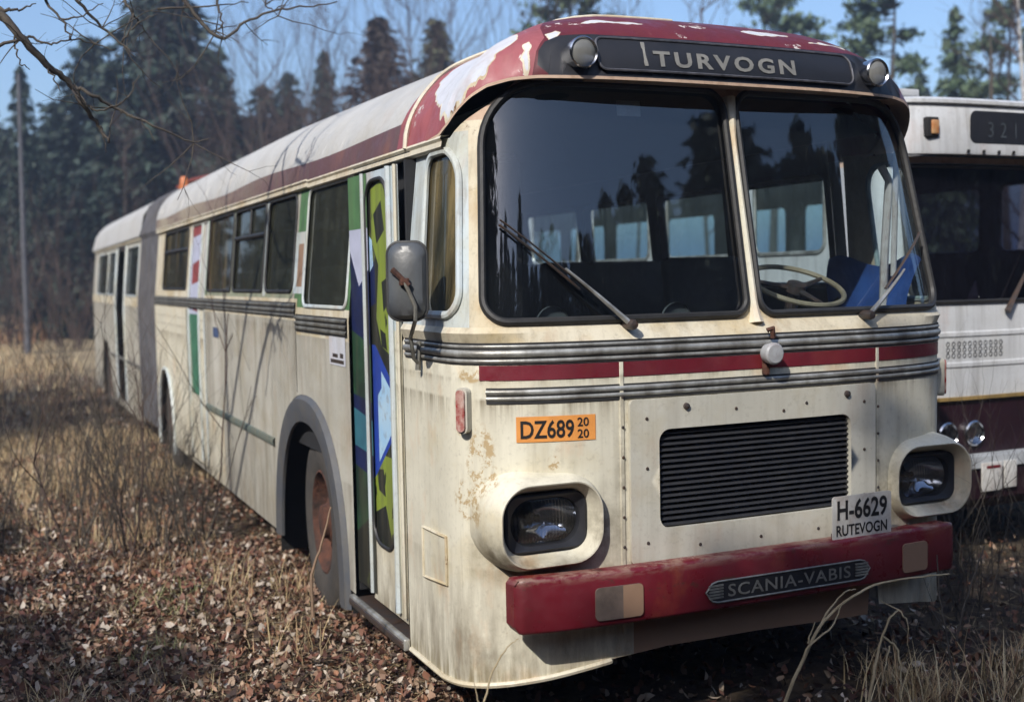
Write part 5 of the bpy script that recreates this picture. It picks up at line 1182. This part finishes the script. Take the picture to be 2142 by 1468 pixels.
pn_(pn2, 1862, 38, -60, 'bushy green pine above the front right roof lamp', 2.6)
pn_(pn2, 2105, 40, -30, 'thin pine at the right edge behind the white birch trunk', 4.3)
o = spruce('spruce_tree', 12.0, 1.9, NP, 41, .85, .25); place(o, 1995, 41, None, 18, .4, None, 12.0); tag(o, 'green spruce rising over the roof of the white bus', 'tree')
sp(2, 1925, 50, 150, 'short spruce low between the bushy pine and the green spruce', 2.2, 1.1)
BA = bare('bare_tree', 12.0, 51, bark, twig, .09); BB = bare('bare_tree', 12.0, 57, bark, twig, .07, lean=.02)
def ba(proto, px, depth, top, label, rz, group=None):
    o = take(proto, 0); place(o, px, depth, None, top, rz, None, 12.0); tag(o, label, 'tree', group)
ba(BA, 562, 40, 20, 'bare tree with a fine twig haze right of the tallest spruce', .2)
ba(BB, 705, 41, 10, 'bare birch with thin twigs above the narrow spruce', 1.0)
ba(BA, 868, 42, -60, 'tall bare tree between the brown and the olive conifer', 2.1)
ba(BB, 960, 46, -10, 'bare tree on the right of the olive conifer', 3.0)
ba(BA, 1135, 44, -40, 'bare tree left of the pine over the front of the bus', 4.0)
ba(BB, 1330, 46, -50, 'bare tree above the left part of the destination sign', .6)
ba(BA, 1475, 44, -60, 'bare tree above the middle of the destination sign', 5.1)
ba(BB, 430, 38, 215, 'small bare tree in front of the dark spruces', 2.8)
ba(BA, 270, 37, 240, 'low grey bare tree before the ragged spruce', 4.8)
ba(BB, 640, 38, 240, 'low bare tree close over the back of the bus roof', 1.9)
ba(BA, 2055, 45, 60, 'thin bare tree between the green spruce and the birch', 3.3)
wb = bare('birch_tree', 12.0, 63, birch_bark, twig, .14, 4, 14); place(wb, 2132, 30, None, -120, .4, None, 12.0); tag(wb, 'white trunked birch at the right edge above the white bus', 'tree')
# dead snag and post
mb = MB(); p = at(2072, 600, 20); mb.tube([[p[0], p[1], 0], [p[0]+.03, p[1], 2.6], [p[0]-.02, p[1], at(2072, 130, 20)[2]], [p[0]-.04, p[1], at(2062, 85, 20)[2]]], [.06, .05, .03, .008], 6); o = mb.build('dead_trunk', dark_twig); tag(o, 'thin dark dead trunk poking up behind the white bus', 'dead tree')
p = at(52, 600, 33); mb = MB(); mb.tube([[p[0], p[1], -.2], [p[0]+.02, p[1], 3.0], [p[0]+.09, p[1], at(62, 160, 33)[2]]], [.08, .07, .05], 8); o = mb.build('wooden_post', simple('weathered_post', (.11, .11, .12), .9, c2=(.07, .07, .08))); tag(o, 'tall grey wooden post before the forest at far left', 'post')
# undergrowth along the forest edge, and brush between the buses
def brush(mb, x, y, h, n, r=.006, mat=0, kids=(2, 4)):
    for j in range(n):
        a = rng.uniform(0, 6.28); grow(mb, [x+rng.gauss(0, .12), y+rng.gauss(0, .12), float(gz(x, y))], [math.cos(a)*.35, math.sin(a)*.35, 1], h*rng.uniform(.6, 1.1), r, 2, .42, kids, .25, 4, 4, .12, mat)
rng.seed(90); mb = MB()
for i in range(70):
    px = rng.uniform(-60, 560); dp = rng.uniform(34, 46); p = at(px, 600, dp); brush(mb, p[0], p[1], rng.uniform(1.6, 4.2), 3, .022)
for i in range(85):
    px = rng.uniform(500, 1120); dp = rng.uniform(34, 46); p = at(px, 600, dp); brush(mb, p[0], p[1], rng.uniform(4.5, 10.5), 3, .024)
o = mb.build('undergrowth', twig, None, auto=0); tag(o, 'leafless brush tangled along the edge of the forest', 'undergrowth', kind='stuff')
rng.seed(97); mb = MB()
for i in range(125):
    px = rng.uniform(-40, 470) if i % 3 else rng.uniform(200, 560); py = rng.uniform(850, 1190) if px < 440 else rng.uniform(1000, 1130); g_ = ground_px(px, py)
    if g_[0] > -1.5: continue
    brush(mb, g_[0], g_[1], rng.uniform(.4, 1.2), 2, .0058)
o = mb.build('saplings', dark_twig, None, auto=0); tag(o, 'thin leafless undergrowth rising through the leaves left of the bus', 'undergrowth', kind='stuff'); o.name = 'undergrowth'
rng.seed(93); mb = MB()
for i in range(34): brush(mb, rng.uniform(1.45, 2.6), rng.uniform(-.5, 1.6), rng.uniform(.35, 1.0), 3, .004)
for i in range(16): brush(mb, rng.uniform(.9, 3.3), rng.uniform(-.7, .5), rng.uniform(.25, .7), 2, .0035)
o = mb.build('brush', dark_twig, None, auto=0); tag(o, 'dark dry brush in the shade between the two buses', 'undergrowth', kind='stuff')
# saplings beside the bus
SPX = [(441, 1128, 640, 'leafless sapling touching the bus side below the middle door'), (268, 1215, 820, 'twiggy sapling in the middle of the leaves left of the front wheel'), (186, 1265, 930, 'thin sapling nearest the lower left of the picture'), (75, 1080, 830, 'bare sapling close to the left edge in the dark leaves'), (213, 1010, 800, 'dark bushy sapling in the pale grass strip'), (405, 1000, 830, 'low forked sapling just left of the rear skirt'), (130, 960, 780, 'wispy sapling further back at left in the pale grass'), (318, 1105, 850, 'slender sapling between the pale strip and the leaves')]
for i, (px, py, top, lab) in enumerate(SPX):
    rng.seed(110+i); b = ground_px(px, py); dp = (b-CAM)@CD; h = at(px, top, dp)[2]-b[2]; mb = MB(); grow(mb, [0, 0, -.03], [rng.gauss(0, .12), rng.gauss(0, .12), 1], h, .0085, 3, .45, (3, 5), .22, 6, 5, .10)
    o = mb.build('sapling', twig, None, auto=0); o.location = b; tag(o, lab, 'sapling')
# pale stems arching before the bumper
def stems(lines, name, label, mat, r, cat='stem'):
    mb = MB()
    for L, rr in lines:
        P = [at(x, y, d) for x, y, d in L]; P = np.array(P); m_ = len(P); q = np.linspace(0, m_-1, m_*4); Ps = np.stack([np.interp(q, np.arange(m_), P[:, k]) for k in range(3)], 1)
        Ps[1:-1] = (Ps[:-2]+2*Ps[1:-1]+Ps[2:])/4; Ps[1:-1] += np.random.default_rng(len(L)).normal(0, .0012, Ps[1:-1].shape); mb.tube(Ps, np.linspace(r*rr, r*rr*.45, len(Ps)), 6)
    o = mb.build(name, mat); tag(o, label, cat); return o
stems([([(1630, 1500, 4.30), (1665, 1410, 4.30), (1712, 1310, 4.32), (1760, 1262, 4.35), (1830, 1222, 4.4), (1900, 1208, 4.45), (1985, 1200, 4.5)], 1.0), ([(1700, 1335, 4.32), (1735, 1272, 4.34), (1768, 1235, 4.36), (1790, 1232, 4.37)], .6), ([(1672, 1400, 4.3), (1690, 1350, 4.3), (1742, 1310, 4.32), (1760, 1265, 4.34)], .7), ([(1690, 1345, 4.3), (1705, 1300, 4.3)], .5)], 'arching_stem', 'long pale stem arching in front of the red bumper', pale_twig, .0072)
stems([([(1815, 1480, 4.35), (1830, 1400, 4.36), (1840, 1345, 4.38), (1862, 1290, 4.4), (1880, 1275, 4.42)], 1.0), ([(1880, 1275, 4.42), (1900, 1300, 4.4), (1898, 1350, 4.4)], .5), ([(1845, 1330, 4.38), (1875, 1350, 4.38), (1885, 1400, 4.36), (1883, 1460, 4.35)], .7), ([(1860, 1350, 4.38), (1850, 1400, 4.36), (1838, 1460, 4.35)], .5), ([(1880, 1275, 4.42), (1840, 1255, 4.45)], .4)], 'broken_stem', 'short broken pale stem right of the long arching stem', pale_twig, .0065)
stems([([(1995, 1420, 4.5), (1980, 1330, 4.5), (1965, 1250, 4.52), (1960, 1160, 4.55)], 1.0), ([(1978, 1320, 4.5), (1945, 1270, 4.5)], .6), ([(1990, 1400, 4.5), (1970, 1340, 4.5)], .5)], 'thin_stem', 'thin upright stem at the right before the dark gap', dark_twig, .005)
stems([([(2000, 1340, 4.7), (2018, 1260, 4.7), (2045, 1180, 4.72), (2060, 1140, 4.75)], 1.0), ([(2020, 1260, 4.7), (2018, 1200, 4.7)], .6)], 'thin_stem', 'thin leaning stem furthest right before the dark gap', dark_twig, .005)
stems([([(655, 1290, 4.9), (650, 1200, 4.9), (672, 1140, 4.9), (692, 1060, 4.92)], 1.0)], 'dry_stalk', 'dry pale stalk leaning against the front wheel', simple('brown_stalk', (.26, .17, .11), .8), .008)
stems([([(672, 1370, 4.7), (670, 1300, 4.7)], 1.0), ([(672, 1370, 4.7), (690, 1330, 4.7)], .6)], 'dry_stalk', 'short straight stalk standing in the leaves near the door step', simple('tan_stalk', (.33, .24, .14), .8), .005)
stems([([(1010, 1480, 3.75), (1030, 1400, 3.75), (1062, 1350, 3.76), (1085, 1335, 3.78)], 1.0), ([(1005, 1480, 3.75), (990, 1420, 3.75)], .7)], 'dry_stalk', 'thin curved stalk in front of the bus corner under the headlight', pale_twig, .0035)
# overhanging tree: trunk out of the picture on the left, twigs reaching in
ot = empty('overhanging_tree', (0, 0, 0)); tag(ot, 'leafless tree reaching its dark twigs in across the upper left corner', 'tree')
tb = at(-900, 700, 5.0); tb[2] = 0; tt = np.array([tb, tb+[.1, .1, 2.0], tb+[.2, .25, 4.0], tb+[.3, .3, 6.5]])
mb = MB(); mb.tube(tt, [.05, .042, .034, .012], 10); mb.build('trunk', bark, ot)
limb = [tt[2], at(-350, -420, 5.3), at(150, -330, 5.8), at(600, -260, 6.3)]
BR = [([tt[1]*.3+tt[2]*.7, at(-300, -170, 5.2), at(0, 25, 5.6), at(40, 75, 5.6), at(100, 137, 5.7), at(152, 178, 5.8), at(172, 218, 5.8), at(205, 262, 5.9), at(228, 300, 5.9)], .030), ([at(152, 178, 5.8), at(195, 200, 5.8), at(240, 226, 5.9), at(320, 265, 5.9), at(405, 300, 6.0), at(440, 290, 6.0)], .011), ([at(-120, 110, 5.5), at(0, 95, 5.6), at(42, 84, 5.6), at(62, 76, 5.7), at(103, 95, 5.7), at(145, 82, 5.7), at(200, 92, 5.8), at(240, 105, 5.8)], .010),
      ([limb[1]*.5+limb[2]*.5, at(110, -60, 5.7), at(165, 5, 5.7), at(213, 60, 5.8), at(260, 97, 5.8), at(284, 122, 5.8)], .013), ([limb[2], at(240, -60, 5.9), at(262, 5, 5.9), at(280, 28, 5.9), at(302, 64, 6.0)], .013), ([limb[2]*.6+limb[3]*.4, at(350, -50, 6.0), at(388, 6, 6.0), at(412, 36, 6.0), at(440, 68, 6.0), at(470, 83, 6.0), at(512, 48, 6.1), at(575, 22, 6.1), at(640, 14, 6.1), at(705, 4, 6.2)], .014), ([at(450, -20, 6.0), at(458, 25, 6.0), at(465, 54, 6.0), at(452, 66, 6.0)], .008), ([limb[3], at(540, -30, 6.2), at(556, 10, 6.2), at(582, 34, 6.2)], .009),
      ([at(60, -40, 5.6), at(100, 6, 5.7), at(130, 43, 5.7), at(165, 36, 5.7), at(216, 8, 5.7)], .009), ([at(130, 43, 5.7), at(148, 80, 5.7), at(146, 84, 5.7)], .006), ([at(30, 60, 5.6), at(30, 100, 5.6), at(42, 132, 5.6), at(62, 146, 5.6)], .006), ([at(95, 130, 5.7), at(112, 165, 5.7), at(126, 192, 5.7)], .006), ([at(165, 196, 5.8), at(182, 222, 5.8), at(204, 234, 5.8), at(240, 224, 5.8), at(268, 205, 5.8), at(292, 158, 5.8)], .007), ([at(-40, 10, 5.6), at(10, 22, 5.6), at(40, 20, 5.6), at(75, 8, 5.6)], .012), ([at(240, 226, 5.9), at(265, 240, 5.9), at(300, 255, 5.9), at(325, 298, 5.9)], .005), ([at(255, 90, 5.8), at(275, 60, 5.8), at(300, 40, 5.8), at(330, 30, 5.8)], .005), ([at(205, 262, 5.9), at(215, 280, 5.9), at(222, 320, 5.9)], .004), ([at(330, 20, 6.0), at(440, 12, 6.0), at(520, 6, 6.1)], .006)]
mb = MB(); mb.tube(limb, [.032, .026, .02, .014], 8)
for L, r in BR:
    P = np.array(L); q = np.linspace(0, len(P)-1, (len(P)-1)*5+1); Ps = np.stack([np.interp(q, np.arange(len(P)), P[:, k]) for k in range(3)], 1); Ps[1:-1] = (Ps[:-2]+2*Ps[1:-1]+Ps[2:])/4; Ps[1:-1] += np.random.default_rng(len(L)).normal(0, .004, Ps[1:-1].shape); mb.tube(Ps, np.linspace(r, max(.0022, r*.22), len(Ps)), 6)
rng.seed(140)
for L, r in BR[:8]:
    for j in range(6):
        k = rng.randint(2, len(L)-1); grow(mb, L[k], [rng.gauss(0, .5), rng.gauss(0, .5), rng.gauss(0, .6)], rng.uniform(.15, .45), .0035, 1, .5, (1, 3), .0, 4, 4, .2)
mb.build('branches', dark_twig, ot, auto=0)
# trees behind and beside the camera: they are seen mirrored in the windscreen and shade the clearing
PC = np.array([-SUN_H[1], SUN_H[0]])
def sunpos(c, a): return PC*c+SUN_H*a
def near_tree(x, y, h, k, lab, w_=1.0, rz=0, group='trees shading the clearing'):
    o = copy_tree(SP[k]); o.location = (x, y, 0); s = h/12.0; o.scale = (s*w_, s*w_, s); o.rotation_euler.z = rz; tag(o, lab, 'tree', group)
lab_s = 'spruce outside the left of the picture shading the leaves'
sh_ = spruce('spruce_tree', 12.0, 2.2, ND, 78, 1.25, .2, pw=.42)
for i, (c_, a_, h, w_) in enumerate(((-2.95, 10.2, 8.2, .8), (-3.95, 10.6, 8.6, .9), (-5.0, 10.1, 8.5, .9), (-6.2, 9.4, 9.0, .9), (-11.6, 2.2, 8.2, 1.0), (-13.4, 1.8, 9.2, 1.0), (-15.5, 1.5, 9.6, 1.1), (-18, 1, 9.3, 1.0))):
    p = sunpos(c_, a_); o = sh_ if i == 0 else copy_tree(sh_); o.location = (p[0], p[1], 0); s = h/12.0; o.scale = (s*w_*1.2, s*w_*1.2, s); o.rotation_euler.z = c_; tag(o, lab_s, 'tree', 'trees shading the clearing')
p = sunpos(1.55, 13.0); o = copy_tree(sh_); o.location = (p[0], p[1], 0); o.scale = (1.25, 1.25, 13.6/12); tag(o, 'added unseen conifer behind the viewer shading the gap between the buses', 'tree')  # unseen tree added to keep the gap between the buses dark
bt_ = spruce('spruce_tree', 12.0, 2.1, ND, 77, 1.9, .02, pw=.32); p = sunpos(.80, 13.0); bt_.location = (p[0], p[1], 0); bt_.scale = (.62, .62, 11.8/12); tag(bt_, 'added unseen blunt topped conifer behind the viewer shading the red bumper', 'tree')  # unseen tree, its crown shaped to lay shade on the bumper
wood = []
rng.seed(200); fm = MB()
V_, F_, T_ = [], [], []; off = 0
cm = [c for c in SP[1].children if c.name.startswith('crown')][0].data
cv = np.empty(len(cm.vertices)*3, np.float32); cm.vertices.foreach_get('co', cv); cv = cv.reshape(-1, 3); cf = np.empty(len(cm.loops), np.int32); cm.loops.foreach_get('vertex_index', cf); cf = cf.reshape(-1, 4); ct = np.empty(len(cm.vertices)*4, np.float32); cm.attributes['tint'].data.foreach_get('color', ct); ct = ct.reshape(-1, 4)[:, :3]
for i in range(34):
    a = R(-118+236*i/33.)+rng.gauss(0, .03); dist = rng.uniform(30, 40); x, y = CAM[0]+1.5+dist*math.sin(a+math.pi-.35), CAM[1]+dist*math.cos(a+math.pi-.35)
    if y > 4: continue
    dsun = np.array([x, y])/np.hypot(x, y)
    h = rng.uniform(8.5, 14.5); s = h/12; t = rng.uniform(0, 6.28); Rz = np.array([[math.cos(t), -math.sin(t), 0], [math.sin(t), math.cos(t), 0], [0, 0, 1]]); V_.append(cv@Rz.T*[s*1.25, s*1.25, s]+[x, y, 0]); F_.append(cf+off); T_.append(ct); off += len(cv)
for i in range(62):
    a = R(108+2.3*i)+rng.gauss(0, .012); dist = rng.uniform(28, 33); x, y = dist*math.sin(a), dist*math.cos(a); s = rng.uniform(14.0, 17.5)/12; t = rng.uniform(0, 6.28); Rz = np.array([[math.cos(t), -math.sin(t), 0], [math.sin(t), math.cos(t), 0], [0, 0, 1]]); V_.append(cv@Rz.T*[s*1.25, s*1.25, s]+[x, y, 0]); F_.append(cf+off); T_.append(ct); off += len(cv)
for i in range(26):
    y = -14+2.6*i+rng.gauss(0, .8); x = -27-rng.uniform(0, 6); s = rng.uniform(13, 17)/12; t = rng.uniform(0, 6.28); Rz = np.array([[math.cos(t), -math.sin(t), 0], [math.sin(t), math.cos(t), 0], [0, 0, 1]]); V_.append(cv@Rz.T*[s*1.2, s*1.2, s]+[x, y, 0]); F_.append(cf+off); T_.append(ct); off += len(cv)
for i in range(40):
    x = -7-1.1*i+rng.gauss(0, .6); y = 44+rng.uniform(0, 10); s = rng.uniform(9, 14)/12; t = rng.uniform(0, 6.28); Rz = np.array([[math.cos(t), -math.sin(t), 0], [math.sin(t), math.cos(t), 0], [0, 0, 1]]); V_.append(cv@Rz.T*[s*1.1, s*1.1, s]+[x, y, 0]); F_.append(cf+off); T_.append(ct); off += len(cv)
o = np_mesh('forest', np.concatenate(V_), np.concatenate(F_), ND, np.concatenate(T_)); tag(o, 'dark forest behind the viewer, seen mirrored in the windscreen', 'forest', kind='stuff')
# ------------------------------------------------------------------ thin air between the viewer and the forest
hm = bpy.data.materials.new('thin_haze'); hm.use_nodes = True; nt = hm.node_tree; nt.nodes.clear()
out = nd(nt, 'ShaderNodeOutputMaterial'); pv = nd(nt, 'ShaderNodeVolumePrincipled'); pv.inputs['Color'].default_value = (.62, .76, 1.0, 1); pv.inputs['Density'].default_value = .0023; pv.inputs['Anisotropy'].default_value = .2
lk(nt, pv.outputs[0], out.inputs['Volume'])
mb = MB(); mb.box((0, 300, 11), (1900, 2500, 27)); hz = mb.build('haze', hm); tag(hz, kind='stuff', label='thin bluish air fading the far forest', cat='haze')
